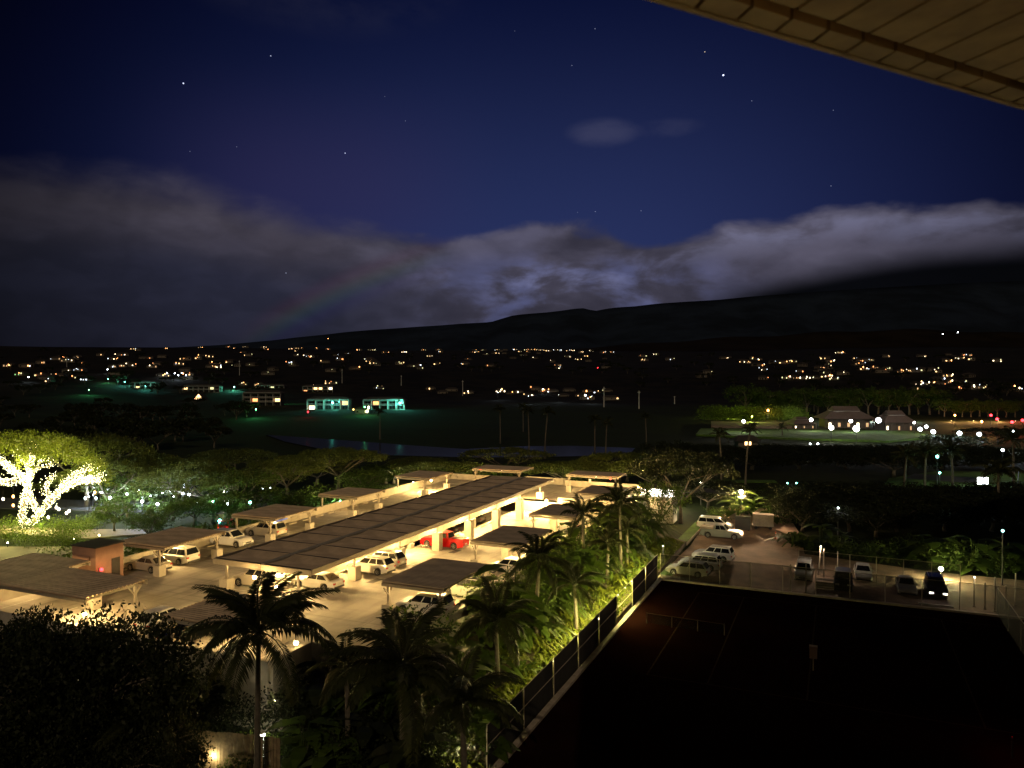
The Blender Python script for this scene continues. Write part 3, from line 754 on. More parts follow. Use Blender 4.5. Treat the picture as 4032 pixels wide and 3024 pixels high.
for i in range(7):
    a = LY0 + i * (LY1 - LY0) / 7; b = a + (LY1 - LY0) / 7 - .03
    MB().box(LX1 - .02, LX1 + .12, a, b, 2.5, 2.97).build('gutter', 'steel', LC)
    MB().box(LX0 - .12, LX0 + .02, a, b, 2.5, 2.97).build('gutter', 'steel', LC)
    MB().box(LXM - .28, LXM + .28, a, b, 2.72, 3.0).build('ridge_beam', 'beige', LC)
MB().box(LX0 - .1, LXM - .1, LY0 - .22, LY0 - .10, 2.45, 2.93).build('front_beam', 'steel', LC)
MB().box(LXM - .08, LX1 + .1, LY0 - .22, LY0 - .10, 2.45, 2.93).build('front_beam', 'steel', LC)
for k_ in range(8):
    y = LY0 + .45 + k_ * 8.36
    if y > LY1 - .3: y = LY1 - .5
    for xw in (-43.45, -51.6):
        x = xw + 46.9; zb = dz(xw, y + 83.3)
        pedestal(LC, x, y, zb, 1.05, .92, True, 2.44)
    MB().box(LX0, LX1, y - .07, y + .07, 2.44, 2.495).build('cross_beam', 'steel', LC)
    q = MB(); q.box(LXM - .08, LXM + .08, y - .08, y + .08, .96 if k_ else 0, 2.43); q.build('post', 'steel', LC)
lp = [1.0, .9, 1.0, 1.25, 1.5, 1.6, 1.9]
for k_ in range(7):
    y = LY0 + .45 + (k_ + .5) * 8.36
    for (x, pw) in ((1.1, 225 * lp[k_]), (-4.3, 27)):
        MB().box(x - .08, x + .08, y - .65, y + .65, 2.33, 2.43).build('lamp_housing', 'steel', LC)
        MB().box(x - .06, x + .06, y - .6, y + .6, 2.28, 2.328).build('lamp_tube', 'lampw', LC)
        lamp('carport_light', (x, y, 2.12), pw * GAIN, WARM, .22, LC)
# end wall lights: the brightest spot at the foot of the ramp, and under the front edge
for (x, y, z, pw, lb) in ((-41.6, 109.9, .1, 420, 'bulkhead lamp on the retaining wall at the ramp foot'), (-47.2, 52.2, 1.9, 55, 'bare bright lamp under the front beam of the long carport'), (-45.2, 52.6, 1.2, 25, 'second bare lamp low under the long carport front'),
                  (-52.6, 39.9, 1.6, 60, 'bright lamp under the near left carport edge'), (-34.6, 42.3, 1.15, 22, 'small lamp on the parapet corner near the palms'), (-62.6, 111.0, 1.9, 110, 'wall lamp at the far left corner of the deck'),
                  (-29.0, 117.5, 1.9, 260, 'strip lamp at the far right corner of the deck')):
    r = empty('bulkhead_lamp', (x, y, z), 0, lb, 'wall lamp', 'bulkhead lamps on the garage')
    MB().ball((0, 0, 0), .16).build('lens', 'lampw', r); MB().box(-.12, .12, -.12, .12, .14, .22).build('bracket', 'steel', r)
    lamp('lamp_glow', (0, -.25, -.05), pw * GAIN, WARM, .2, r)
# white lit office hut at the far right corner
hut = empty('attendant_booth', (-26.2, 119.5, -3.6), 0, 'brightly lit white booth at the far right corner of the garage', 'booth')
MB().box(-2.6, 2.6, -1.6, 1.6, 0, 4.1).build('wall', 'whitewall', hut)
MB().box(-3.0, 3.0, -2.0, 2.0, 5.35, 5.55).build('roof', 'dark', hut)
MB().box(-2.5, 2.5, -1.5, 1.5, 4.101, 5.34).build('window', emat('booth_window', (1, .97, .9), 9), hut)
for x in (-1.3, 0, 1.3): MB().box(x - .04, x + .04, -1.56, -1.501, 4.101, 5.34).build('mullion', 'steel', hut)
# traffic cones / signs on deck
def post_sign(p, label, h=1.6):
    r = empty('parking_sign', p, 0, label, 'sign', 'small signs on the garage walls')
    MB().box(-.03, .03, -.03, .03, 0, h).build('pole', 'steel', r); MB().box(-.22, .22, -.055, -.031, h - .6, h).build('sign_board', 'line', r)
post_sign((-66.5, 80.4, 0), 'small white sign plate by the left wall between carports')
post_sign((-39.4, 125.3, 0), 'small sign under the ribbed far right carport')
# ------------------------------------------------------------------ vehicles (local x forward)
KINDCAR = {
 # L, W, H, wheelbase front x / rear x, r, hood height, shoulder, roof pts
 'suv':   dict(L=4.95, W=1.95, H=1.80, fx=1.50, rx=-1.45, r=.38, nose=.78, hood=1.06, sh=1.10, ws=(1.05, .25), rf=(.1, -2.0), rw=(-2.42, -2.10), tail=1.08),
 'crossover': dict(L=4.85, W=1.90, H=1.68, fx=1.48, rx=-1.38, r=.36, nose=.74, hood=.98, sh=1.02, ws=(1.15, .25), rf=(.1, -1.55), rw=(-2.38, -1.85), tail=1.04),
 'minivan': dict(L=5.15, W=2.0, H=1.76, fx=1.60, rx=-1.48, r=.36, nose=.72, hood=1.00, sh=1.02, ws=(1.70, .65), rf=(.5, -2.15), rw=(-2.5, -2.2), tail=1.06),
 'sedan': dict(L=4.85, W=1.85, H=1.45, fx=1.48, rx=-1.37, r=.34, nose=.66, hood=.88, sh=.93, ws=(.95, .05), rf=(-.1, -1.05), rw=(-1.95, -1.15), tail=.98),
 'hatch': dict(L=4.45, W=1.80, H=1.60, fx=1.38, rx=-1.27, r=.34, nose=.70, hood=.95, sh=.98, ws=(1.05, .2), rf=(.05, -1.45), rw=(-2.15, -1.65), tail=1.0),
 'jeep': dict(L=4.3, W=1.85, H=1.84, fx=1.38, rx=-1.20, r=.41, nose=1.02, hood=1.10, sh=1.12, ws=(.62, .40), rf=(.3, -1.85), rw=(-2.02, -1.96), tail=1.12),
 'pickup': dict(L=5.8, W=2.02, H=1.90, fx=1.90, rx=-1.75, r=.40, nose=.92, hood=1.16, sh=1.18, ws=(1.05, .35), rf=(.2, -.55), rw=(-.95, -.75), tail=1.20),
}
def lerp(a, b, t): return a + (b - a) * t
def interp(pts, x):
    if x <= pts[0][0]: return pts[0][1]
    for (a, b), (c, d_) in zip(pts, pts[1:]):
        if x <= c: return lerp(b, d_, (x - a) / (c - a) if c > a else 0)
    return pts[-1][1]
def make_car(kind, paint, label, cat, group, lit=None, rack=False, opened=False, bed=None, rim='rim'):
    K = KINDCAR[kind]; L, W_, H_ = K['L'], K['W'], K['H']; hx = L / 2
    r = empty('parked_' + {'minivan': 'minivan', 'pickup': 'pickup_truck', 'jeep': 'off_roader', 'suv': 'suv', 'crossover': 'crossover', 'sedan': 'sedan', 'hatch': 'hatchback'}[kind], (0, 0, 0), 0, label, cat, group)
    wr = K['r']; ra = wr + .07
    ws0, ws1 = K['ws']; rf0, rf1 = K['rf']; rw0, rw1 = K['rw']
    tail = K['tail']
    shl = [(-hx, tail - .16), (-hx + .06, tail), (rw0, tail), (rw0 + .4, K['sh']), (ws0 - .1, K['sh']), (ws0 + .1, K['hood']), (hx - .55, K['hood'] - .07), (hx - .12, K['nose']), (hx, K['nose'] - .2)]
    if kind == 'pickup': shl = [(-hx, tail - .1), (-hx + .03, tail), (ws0 - .1, K['sh']), (ws0 + .1, K['hood']), (hx - .45, K['hood'] - .05), (hx - .08, K['nose']), (hx, K['nose'] - .25)]
    if kind == 'jeep': shl = [(-hx, tail), (ws0 + .05, tail), (ws0 + .12, K['hood'] + .02), (hx - .18, K['hood'] - .03), (hx - .1, K['nose']), (hx, K['nose'] - .45)]
    def wid(x):
        t = abs(x) / hx
        return W_ / 2 * (1 - .13 * max(0, (t - .78) / .22) ** 2 - (.02 if t > .5 else 0) * t)
    def bot(x):
        b = .22 + (.10 if abs(x) > hx - .35 else 0)
        for c in (K['fx'], K['rx']):
            dx = abs(x - c)
            if dx < ra: b = max(b, wr + math.sqrt(max(0, ra * ra - dx * dx)))
        return b
    xs = set([-hx, hx]); x = -hx
    while x < hx: xs.add(round(x, 3)); x += .17
    for c in (K['fx'], K['rx']):
        for k_ in range(-6, 7): xs.add(round(c + ra * math.sin(k_ * PI / 12) , 3))
        xs.add(round(c + ra + .01, 3)); xs.add(round(c - ra - .01, 3))
    xs = sorted(xs)
    mb = MB(); N = 0
    flat = kind == 'pickup'
    for x in xs:
        w = wid(x); s = interp(shl, x); b = min(bot(x), s - .12)
        half = [(0, max(b, .3) if b > .5 else b), (w * .55, b), (w * .94, b), (w, min(b + .10, s - .06)), (w * 1.0, lerp(b + .1, s, .5) if b < .5 else s - .08), (w * .985, s - .05), (w * .93, s), (w * .5, s + .025), (0, s + .03)]
        if flat and x < rw0 - .02: half[7] = (w * .5, s); half[8] = (0, s)
        ring = half + [(-y, z) for y, z in reversed(half[1:-1])]
        N = len(ring)
        mb.v += [(x, y, z) for y, z in ring]
    for i in range(len(xs) - 1):
        for a in range(N):
            b = (a + 1) % N; mb.f.append((i * N + a, (i + 1) * N + a, (i + 1) * N + b, i * N + b))
    mb.f.append(tuple(range(N))); mb.f.append(tuple((len(xs) - 1) * N + a for a in reversed(range(N))))
    body = mb.build('body', paint, r, smooth=False)
    # greenhouse
    sh = K['sh']; tw = W_ / 2 * (.74 if kind != 'jeep' else .86); bw = W_ / 2 * .92
    def half_at(f): return lerp(bw, tw, f)
    gz_ = [(rw0, 0), (rw1, 1), (rf1, 1), (rf0, 1), (ws1, .97), (ws0, 0)]
    # cabin shell
    st_ = [(rw0, 0.0), (lerp(rw0, rw1, .5), .5), (rw1, .95), (rf1 if rf1 > rw1 else rw1 + .01, .985), (lerp(rf1, rf0, .5), 1.0), (rf0, .99), (ws1, .93), (lerp(ws1, ws0, .5), .48), (ws0, 0.0)]
    g = MB(); Hh = H_ - sh
    ring_n = 0
    for (x, fz_) in st_:
        z = sh + .01 + fz_ * Hh
        zt = max(z, sh + .012)
        b0 = half_at(0); t0 = half_at(fz_)
        ringh = [(b0, sh - .03), (lerp(b0, t0, .6), lerp(sh, zt, .6)), (t0, zt - .05 * fz_), (t0 * .86, zt - .004), (0, zt + .02 * fz_)]
        ring = ringh + [(-y, zz) for y, zz in reversed(ringh[:-1])]
        ring_n = len(ring); g.v += [(x, y, zz) for y, zz in ring]
    for i in range(len(st_) - 1):
        for a in range(ring_n - 1): g.f.append((i * ring_n + a, (i + 1) * ring_n + a, (i + 1) * ring_n + a + 1, i * ring_n + a + 1))
    g.build('roof', 'black' if kind == 'jeep' and False else (paint if not (kind == 'jeep') else 'blackm'), r)
    def sp(x, f, side, e=.012):   # point on the cabin side
        return (x, side * (half_at(f) + e), sh + .01 + f * Hh)
    def xin(f, front): return lerp(ws0, ws1, f) if front else lerp(rw0, rw1, f)
    f0_, f1_ = .12, .84
    xa0, xa1 = xin(f0_, True) - .16, xin(f1_, True) - .10
    xz0, xz1 = xin(f0_, False) + .14, xin(f1_, False) + .10
    span = xa0 - xz0
    cuts = {'suv': (.0, .34, .64, 1), 'crossover': (0, .36, .68, 1), 'minivan': (0, .34, .68, 1), 'sedan': (0, .48, .96, 1), 'hatch': (0, .40, .76, 1), 'jeep': (0, .38, .62, 1), 'pickup': (0, .5, .98, 1)}[kind]
    for side in (-1, 1):
        for a, b in zip(cuts, cuts[1:]):
            if b - a < .1: continue
            q = MB()
            x0b, x1b = lerp(xa0, xz0, a) - (.0 if a == 0 else .04), lerp(xa0, xz0, b) + (.0 if b == 1 else .04)
            x0t, x1t = lerp(xa1, xz1, a) - (.0 if a == 0 else .04), lerp(xa1, xz1, b) + (.0 if b == 1 else .04)
            pts = [sp(x0b, f0_, side), sp(x1b, f0_, side), sp(x1t, f1_, side), sp(x0t, f1_, side)]
            if side < 0: pts.reverse()
            q.quad(*pts); q.build('side_window', 'glass', r)
    # windshield and rear window
    def lid(x0, x1, nm, sgn, fa=.10, fb=.90):
        za, zb = sh + .02 + fa * Hh * (.95), sh + .02 + fb * Hh * .95
        xa, xb = lerp(x0, x1, fa) + sgn * .03, lerp(x0, x1, fb) + sgn * .03
        ya, yb = half_at(fa) * .88, half_at(fb) * .84
        q = MB(); pts = [(xa, ya, za), (xa, -ya, za), (xb, -yb, zb + .02), (xb, yb, zb + .02)]
        if sgn < 0: pts.reverse()
        q.quad(*pts); q.build(nm, 'glass', r)
    lid(ws0, ws1, 'windscreen', 1); lid(rw0, rw1, 'rear_window', -1)
    # wheels
    wm = MB(); prof_w = [(-.11, wr * .62), (-.115, wr * .92), (-.09, wr), (.09, wr), (.115, wr * .92), (.11, wr * .62)]
    sg = 16
    for (y, rad) in prof_w:
        for a in range(sg): wm.v.append((rad * math.cos(2 * PI * a / sg), y, rad * math.sin(2 * PI * a / sg)))
    for j in range(len(prof_w) - 1):
        for a in range(sg): b = (a + 1) % sg; wm.f.append((j * sg + a, j * sg + b, (j + 1) * sg + b, (j + 1) * sg + a))
    wm.f.append(tuple(range(sg)))
    tyre = wm
    rimm = MB()
    for s_ in range(5):
        a = 2 * PI * s_ / 5
        rimm.beam((.03 * math.cos(a), .095, .03 * math.sin(a)), (wr * .62 * math.cos(a), .085, wr * .62 * math.sin(a)), .09, .03)
    k0 = len(rimm.v)
    for a in range(sg): rimm.v += [(wr * .66 * math.cos(2 * PI * a / sg), .10, wr * .66 * math.sin(2 * PI * a / sg)), (wr * .54 * math.cos(2 * PI * a / sg), .08, wr * .54 * math.sin(2 * PI * a / sg))]
    for a in range(sg): b = (a + 1) % sg; rimm.f.append((k0 + 2 * a, k0 + 2 * b, k0 + 2 * b + 1, k0 + 2 * a + 1))
    tm = None; rm = None
    for x in (K['fx'], K['rx']):
        for side in (-1, 1):
            if tm is None:
                t_ = tyre.build('wheel', 'black', r); tm = t_.data
                rr_ = rimm.build('rim', rim, t_); rm = rr_.data
            else:
                t_ = inst('wheel', tm, r); rr_ = inst('rim', rm, t_)
            t_.location = (x, side * (W_ / 2 - .13), wr); t_.rotation_euler = (0, 0, 0 if side > 0 else PI)
    # lamps, plates, mirrors, bumpers
    for side in (-1, 1):
        y = side * (wid(hx - .08) - .24); zf = K['nose'] - .12
        MB().box(hx - .22, hx - .008, min(y - .19, y + .19), max(y - .19, y + .19), zf - .07, zf + .07).build('headlamp', 'headlit' if lit == 'head' else 'headl', r)
        yt = side * (wid(-hx + .05) - .15); zt = tail - .22
        MB().box(-hx - .012, -hx + .28, yt - .16 if side < 0 else yt - .12, yt + .12 if side < 0 else yt + .16, zt - .10, zt + .06).build('tail_lamp', 'taillit' if lit == 'tail' else 'taill', r)
        xm = xa0 - .05
        MB().box(xm - .08, xm + .08, side * (W_ / 2 + .01) - .09, side * (W_ / 2 + .01) + .11, sh + .04, sh + .19).build('wing_mirror', paint, r)
    MB().box(hx - .08, hx + .03, -W_ * .38, W_ * .38, .28, .46).build('front_bumper', 'blackm', r)
    MB().box(-hx - .04, -hx + .08, -W_ * .40, W_ * .40, .30, .48).build('rear_bumper', 'blackm' if kind != 'pickup' else 'rim', r)
    MB().box(hx - .02, hx + .012, -W_ * .22, W_ * .22, .50, K['nose'] - .14).build('grille', 'blackm', r)
    MB().box(-hx - .02, -hx - .002, -.26, .26, .58, .74).build('number_plate', 'plate', r)
    if kind in ('suv', 'crossover', 'minivan') or rack:
        for side in (-1, 1): MB().beam((rf0 - .05, side * tw * .88, H_ + .05), (rf1 + .1, side * tw * .88, H_ + .05), .05, .04).build('roof_rail', 'blackm', r)
    if rack:
        for k_ in range(4):
            xx = lerp(rf0, rf1, k_ / 3); MB().beam((xx, -tw, H_ + .11), (xx, tw, H_ + .11), .05).build('rack_bar', 'rim', r)
    if kind == 'pickup':
        # open bed: dark liner with raised sides
        zb = K['tail']
        if bed == 'cover': MB().box(-hx + .08, rw0 - .1, -W_ * .42, W_ * .42, zb + .02, zb + .30).build('bed_load', 'tarp', r)
        else:
            MB().box(-hx + .10, rw0 - .12, -W_ * .38, W_ * .38, zb - .02, zb + .006).build('bed_liner', 'black', r)
            for side in (-1, 1): MB().box(-hx + .02, rw0 - .06, side * W_ * .425 - .05, side * W_ * .425 + .05, zb, zb + .09).build('bed_side', paint, r)
            MB().box(-hx + .0, -hx + .09, -W_ * .37, W_ * .37, zb, zb + .09).build('tailgate', paint, r)
    if kind == 'jeep':
        sw = inst('spare_wheel', tm, r, (-hx - .12, 0, .98), (0, 0, PI / 2)); 
        for side in (-1, 1):
            MB().box(K['fx'] - .48, K['fx'] + .45, side * W_ / 2 - .10, side * W_ / 2 + .10, .86, .92).build('wing', 'blackm', r)
    return r
def put(r, x, y, z, head, tilt=True):
    r.location = (x, y, z)
    nrm = Vector((0, 0, 1))
    if tilt and z > -3 and XM < x < -29 and 57 < y < 95: nrm = Vector((0, .047, 1)).normalized()
    f = Vector((math.cos(head), math.sin(head), 0)); f = (f - nrm * f.dot(nrm)).normalized(); s = nrm.cross(f)
    m3 = Matrix((f, s, nrm)).transposed(); r.rotation_euler = m3.to_euler()
    return r
GC = 'vehicles parked on the garage deck'
R0, RPI, RY = 0.0, PI, PI / 2
put(make_car('sedan', 'paintg', 'pale gold sedan beside the stair tower, under the first left carport', 'car', GC), -64.0, 55.6, 0, PI)
put(make_car('minivan', 'paintw', 'white minivan with its rear to the aisle, beside the gold sedan', 'minivan', GC), -64.1, 59.1, 0, PI)
put(make_car('suv', 'paintw', 'big white SUV nosing out by the second left pedestal', 'suv', GC), -64.3, 67.4, 0, 0)
put(make_car('suv', 'paintg', 'cream SUV with bright white roof under the carport with the blue strip', 'suv', GC), -64.2, 73.0, 0, PI)
put(make_car('suv', 'paintg', 'gold SUV under the near end of the long carport, left side', 'suv', GC), -49.9, 55.6, 0, PI)
put(make_car('sedan', 'paints', 'silver sedan with lit bonnet behind the palm crown, under the long carport front', 'car', GC), -49.9, 58.4, 0, 0)
put(make_car('sedan', 'paintw', 'white sedan with bright roof at the near right pillar of the long carport', 'car', GC), -44.3, 57.2, 0, PI)
put(make_car('crossover', 'paintw', 'white crossover beside the second bright pillar, tail outwards', 'suv', GC), -43.7, 65.0, dz(-43.7, 65.0), PI)
put(make_car('crossover', 'paints', 'silver SUV nose in behind the white crossover', 'suv', GC), -44.3, 68.15, dz(-44, 68.15), PI)
put(make_car('pickup', 'paintr', 'bright red crew pickup behind the third pillar of the long carport', 'pickup truck', GC), -43.7, 80.7, dz(-44, 80.7), PI)
put(make_car('suv', 'paintw', 'white SUV with lit bonnet under the ribbed dark carport, nose to the aisle', 'suv', GC), -31.5, 54.6, 0, PI)
put(make_car('jeep', 'paintt', 'pale grey off-roader with spare wheel beside the palm crowns', 'off-roader', GC), -30.9, 60.9, dz(-31, 60.9), PI)
put(make_car('hatch', 'paintw', 'white hatchback with dark glass at the near parapet', 'car', GC), -48.5, 43.7, 0, RY)
put(make_car('sedan', 'paintk', 'black sedan at the near parapet under the hidden carport', 'car', GC), -44.4, 42.4, 0, RY)
put(make_car('sedan', 'paintr', 'dark red sedan seen between the palm crowns at the far right of the ramp', 'car', GC), -30.7, 98.8, dz(-31, 98.8), PI)
put(make_car('crossover', 'paintk', 'black crossover with shining glass, left of the red sedan', 'suv', GC), -31.2, 95.9, dz(-31, 95.9), PI)
put(make_car('crossover', 'paintw', 'white crossover mostly hidden by hedge palms, right deck edge', 'suv', GC), -31.0, 104.6, -1.85, PI)
put(make_car('hatch', 'paintw', 'white hatchback at the right parapet behind the big palm crown', 'car', GC), -31.2, 71.4, dz(-31, 71.4), PI)
for i, (y, pt, lb) in enumerate(((84.5, 'paintw', 'white car on the shaded lower level, just past the red pickup'), (92.5, 'paintd', 'grey car on the shaded lower level under the edge beam'), (101.0, 'paints', 'silver car on the shaded lower level near the ramp foot'))):
    put(make_car('sedan', pt, lb, 'car', 'cars on the lower level'), -50.6, y, -2.35, PI)
# street on the left of the garage
put(make_car('pickup', 'paintt', 'pale pickup in teal lamp light on the street left of the garage', 'pickup truck', 'vehicles on the side street'), -79.5, 90.5, -3.5, PI * .62)
put(make_car('hatch', 'paintr', 'small red car beneath the teal lamp, left of the garage', 'car', 'vehicles on the side street', lit='tail'), -83.6, 87.0, -3.5, PI * .62)
for i, (px, py, pt, lb) in enumerate(((560, 1965, 'paintw', 'white car under the street trees beside the brightest white lamps'), (470, 1975, 'paints', 'silver car under the street trees, nearer the fairy-light tree'), (660, 1950, 'paintw', 'white van-like car on the treed street behind the grass island'), (760, 1945, 'paintd', 'grey car on the treed street, right of the grass island'))):
    p = P(px, py, -3.5); put(make_car('suv' if i % 2 else 'crossover', pt, lb, 'car', 'vehicles on the side street'), p.x, p.y, -3.5, PI * .30)
# lower car park
GL = 'vehicles in the lower car park'
put(make_car('suv', 'paintw', 'pale SUV, farthest of three parked nose in by the corner', 'suv', GL), -14.4, 97.0, -3.5, PI * .97)
put(make_car('suv', 'paintw', 'white SUV, middle of the three by the fence corner', 'suv', GL), -15.2, 92.0, -3.5, PI * .97)
put(make_car('crossover', 'paintw', 'white crossover in shadow, nearest the fence corner', 'suv', GL, lit=None), -16.0, 88.6, -3.5, PI * .97)
put(make_car('pickup', 'paintt', 'grey-green work pickup with a covered bed at the grass strip', 'pickup truck', GL, bed='cover'), -15.3, 110.6, -3.5, 0)
put(make_car('minivan', 'paintw', 'white van behind the grey-green work pickup', 'van', GL), -17.0, 116.5, -3.5, 0)
put(make_car('sedan', 'paintw', 'white car facing the court behind the tall wire fence', 'car', GL), 2.6, 95.3, -3.5, -PI / 2)
put(make_car('suv', 'paints', 'SUV with a pale roof rack beside the fence gate', 'suv', GL, rack=True), -3.6, 92.6, -3.5, -PI / 2)
put(make_car('jeep', 'paintk', 'black off-roader in deep shadow right of the pale box', 'off-roader', GL), 0.5, 89.8, -3.5, -PI / 2)
put(make_car('sedan', 'paints', 'silver sedan facing the court beside the car with shining lamps', 'car', GL), 6.7, 91.2, -3.5, -PI / 2)
put(make_car('suv', 'paintk', 'black SUV with shining headlamps near the green wall lamp', 'suv', GL, lit='head'), 9.5, 91.4, -3.5, -PI / 2)
# ------------------------------------------------------------------ lower ground: car park, court, fences, slope
M['cline'] = mat('court_line_paint', (.055, .04, .03), 1.0, spec=0, var=.4, vscale=2)
def sheet(name, poly, m, z, kind='structure', th=.15):
    return tag(MB().prism(poly, z - th, z).build(name, m), kind=kind)
sheet('car_park', [(-19.0, 85.9), (40, 85.9), (40, 100.5), (10, 101.5), (-4, 104.8), (-5.2, 118), (-8.5, 137), (-17, 139), (-19.0, 118), (-18.4, 104)], 'asph', -3.5)
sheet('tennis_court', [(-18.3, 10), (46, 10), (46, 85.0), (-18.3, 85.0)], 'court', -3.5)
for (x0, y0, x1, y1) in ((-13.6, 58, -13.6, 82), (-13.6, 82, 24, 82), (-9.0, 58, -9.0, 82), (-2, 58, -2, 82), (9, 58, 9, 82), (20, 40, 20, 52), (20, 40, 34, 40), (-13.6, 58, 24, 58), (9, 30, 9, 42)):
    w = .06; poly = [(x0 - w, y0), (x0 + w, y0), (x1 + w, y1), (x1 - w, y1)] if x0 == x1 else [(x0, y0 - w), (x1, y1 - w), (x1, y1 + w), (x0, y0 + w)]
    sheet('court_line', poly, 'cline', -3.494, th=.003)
# kerbs round the court
for i in range(9):
    a = 40 + i * 5.07
    tag(MB().box(-18.75, -18.32, a, a + 5.03, -3.7, -3.34).build('kerb', 'kerb'), kind='structure')
for i in range(12):
    a = -18.3 + i * 5.0
    tag(MB().box(a, a + 4.96, 85.02, 85.5, -3.7, -3.34 - .003 * (i % 2)).build('kerb', 'kerb'), kind='structure')
tag(MB().prism([(-19.2, 86.2), (-15.0, 86.2), (-14.6, 87.0), (-19.2, 87.2)], -3.6, -3.42).build('kerb', 'kerb'), kind='structure')
tag(MB().box(7.5, 10.6, 86.6, 86.9, -3.6, -3.38).build('kerb', 'line'), kind='structure')
# windscreen fence along the slope
def fence(name_label, p0, p1, n_, h, screen=True, rails=(1.0,), postm='post', cat='fence', meshmat='screen', group=None, posth=None, skip=()):
    d = (Vector(p1) - Vector(p0)); Ln = d.length; ang = math.atan2(d.y, d.x)
    r = empty('wire_fence', p0, ang, name_label, cat, group)
    for i in range(n_ + 1):
        x = Ln * i / n_
        hh = (posth or h) + .05
        MB().tube([(x, 0, 0), (x, 0, hh)], .045, 6).build('post', postm, r)
    for fr in rails:
        for i in range(n_):
            MB().tube([(Ln * i / n_ + .05, 0, h * fr), (Ln * (i + 1) / n_ - .05, 0, h * fr)], .028, 5).build('rail', postm, r)
    for i in range(n_):
        if i in skip: continue
        MB().box(Ln * i / n_ + .05, Ln * (i + 1) / n_ - .05, .05, .065, .08, h - .04).build('mesh_panel', meshmat, r)
    return r
def meshm(name, col, al):
    m = bpy.data.materials.new(name); m.use_nodes = True; q = NT(m.node_tree); b = q.n['Principled BSDF']
    q.put(b.inputs['Base Color'], col); b.inputs['Roughness'].default_value = .8
    g = q.node('ShaderNodeTexCoord').outputs['Object']
    q.put(b.inputs['Alpha'], q.m('ADD', al - .08, q.m('MULTIPLY', q.noise(g, 1.2, 4), .16)))
    return m
M['wire'] = meshm('chain_link', (.06, .055, .045), .16)
M['wired'] = meshm('chain_link_dark', (.02, .018, .015), .30)
fence('dark screened fence between the court and the lit planted slope', (-18.85, 40, -3.5), (-18.85, 85.4, -3.5), 8, 2.8, rails=(1.0, .55), skip=(5,))
fence('dark screened back fence of the court with bright gate posts', (-18.6, 85.75, -3.5), (34, 85.75, -3.5), 16, 2.8, meshmat='wired', rails=(1.0,))
fence('tall pale wire fence standing in the lower car park before the shrubs', (-4.2, 93.6, -3.5), (12.0, 93.2, -3.5), 6, 2.9, meshmat='wire', rails=(1.0,))
fence('low dark divider fence inside the court', (-16.4, 69.8, -3.5), (-9.3, 69.4, -3.5), 3, 1.0, meshmat='wired', postm='netpost')
fence('court side fence running away at the right edge', (14.2, 60, -3.5), (14.2, 86, -3.5), 5, 2.6, meshmat='wired')
for (px, py, h, lb) in ((3113, 2332, 3.0, 'left bright gate post of the court back fence'), (3173, 2336, 3.1, 'right bright gate post of the court back fence'), (3222, 2262, 3.2, 'leaning pale pole beside the rack-topped SUV'), (3243, 2268, 3.1, 'upright pale pole beside the pale box'),
                        (3298, 2275, 3.0, 'pale pole at the right end of the pale box'), (3835, 2390, 2.9, 'first tan post at the right end of the car park'), (3878, 2400, 2.7, 'second tan post at the right end of the car park'), (3917, 2408, 3.4, 'third tan post, tallest pair member at the right end'), (3960, 2400, 2.4, 'fourth tan post near the right picture edge'), (3998, 2385, 3.3, 'last tan post, tallest beside the right edge')):
    p = P(px, py, -3.5); r = empty('fence_post', tuple(p), 0, lb, 'post', 'free standing fence posts')
    MB().tube([(0, 0, 0), ((.25 if 'leaning' in lb else .0), 0, h)], .07, 8).build('pole', 'post' if px > 3300 else 'kerb', r); MB().box(-.12, .12, -.12, .12, 0, .12).build('base_block', 'kerb', r)
    if 'leaning' in lb or 'first tan' in lb: MB().ball((.25 if 'leaning' in lb else 0, -.1, h + .1), .08, 7, 5).build('added_lamp_head', 'hang', r); lamp('pole_fill_light', (.25, -.5, h + .15), 420 if 'leaning' in lb else 120, (1, .80, .56), .2, r)  # lamps added on two poles to brighten the parked cars
# white box on a pole within the dark court
p = P(3202, 2640, -3.5); r = empty('court_box', tuple(p), 0, 'pale box on a post standing in the black court', 'box')
MB().box(-.28, .28, -.2, .2, 1.0, 1.8).build('case', 'kerb', r); MB().box(-.3, .3, -.22, .22, 1.801, 1.95).build('lid', 'kerb', r); MB().tube([(0, 0, 0), (0, 0, .998)], .05, 6).build('post', 'post', r)
# pale slatted box (bench) in front of the dark off-roader
p = P(3257, 2316, -3.5); r = empty('slatted_bench', (p.x, p.y, -3.5), 0, 'pale slatted bench between the gate and the black off-roader', 'bench')
for i in range(4): MB().box(-1.15, 1.15, -.55 + i * .3, -.3 + i * .3, .85 if i > 1 else .45, .9 if i > 1 else .5).build('slat', 'kerb', r)
for i in range(3): MB().box(-1.15, 1.15, -.64, -.6, .05 + i * .26, .26 + i * .26).build('board', 'kerb', r)
for s_ in (-1, 1):
    for y in (-.55, .55): MB().box(s_ * 1.05 - .06, s_ * 1.05 + .06, y - .04, y + .04, 0, .449).build('leg', 'kerb', r)
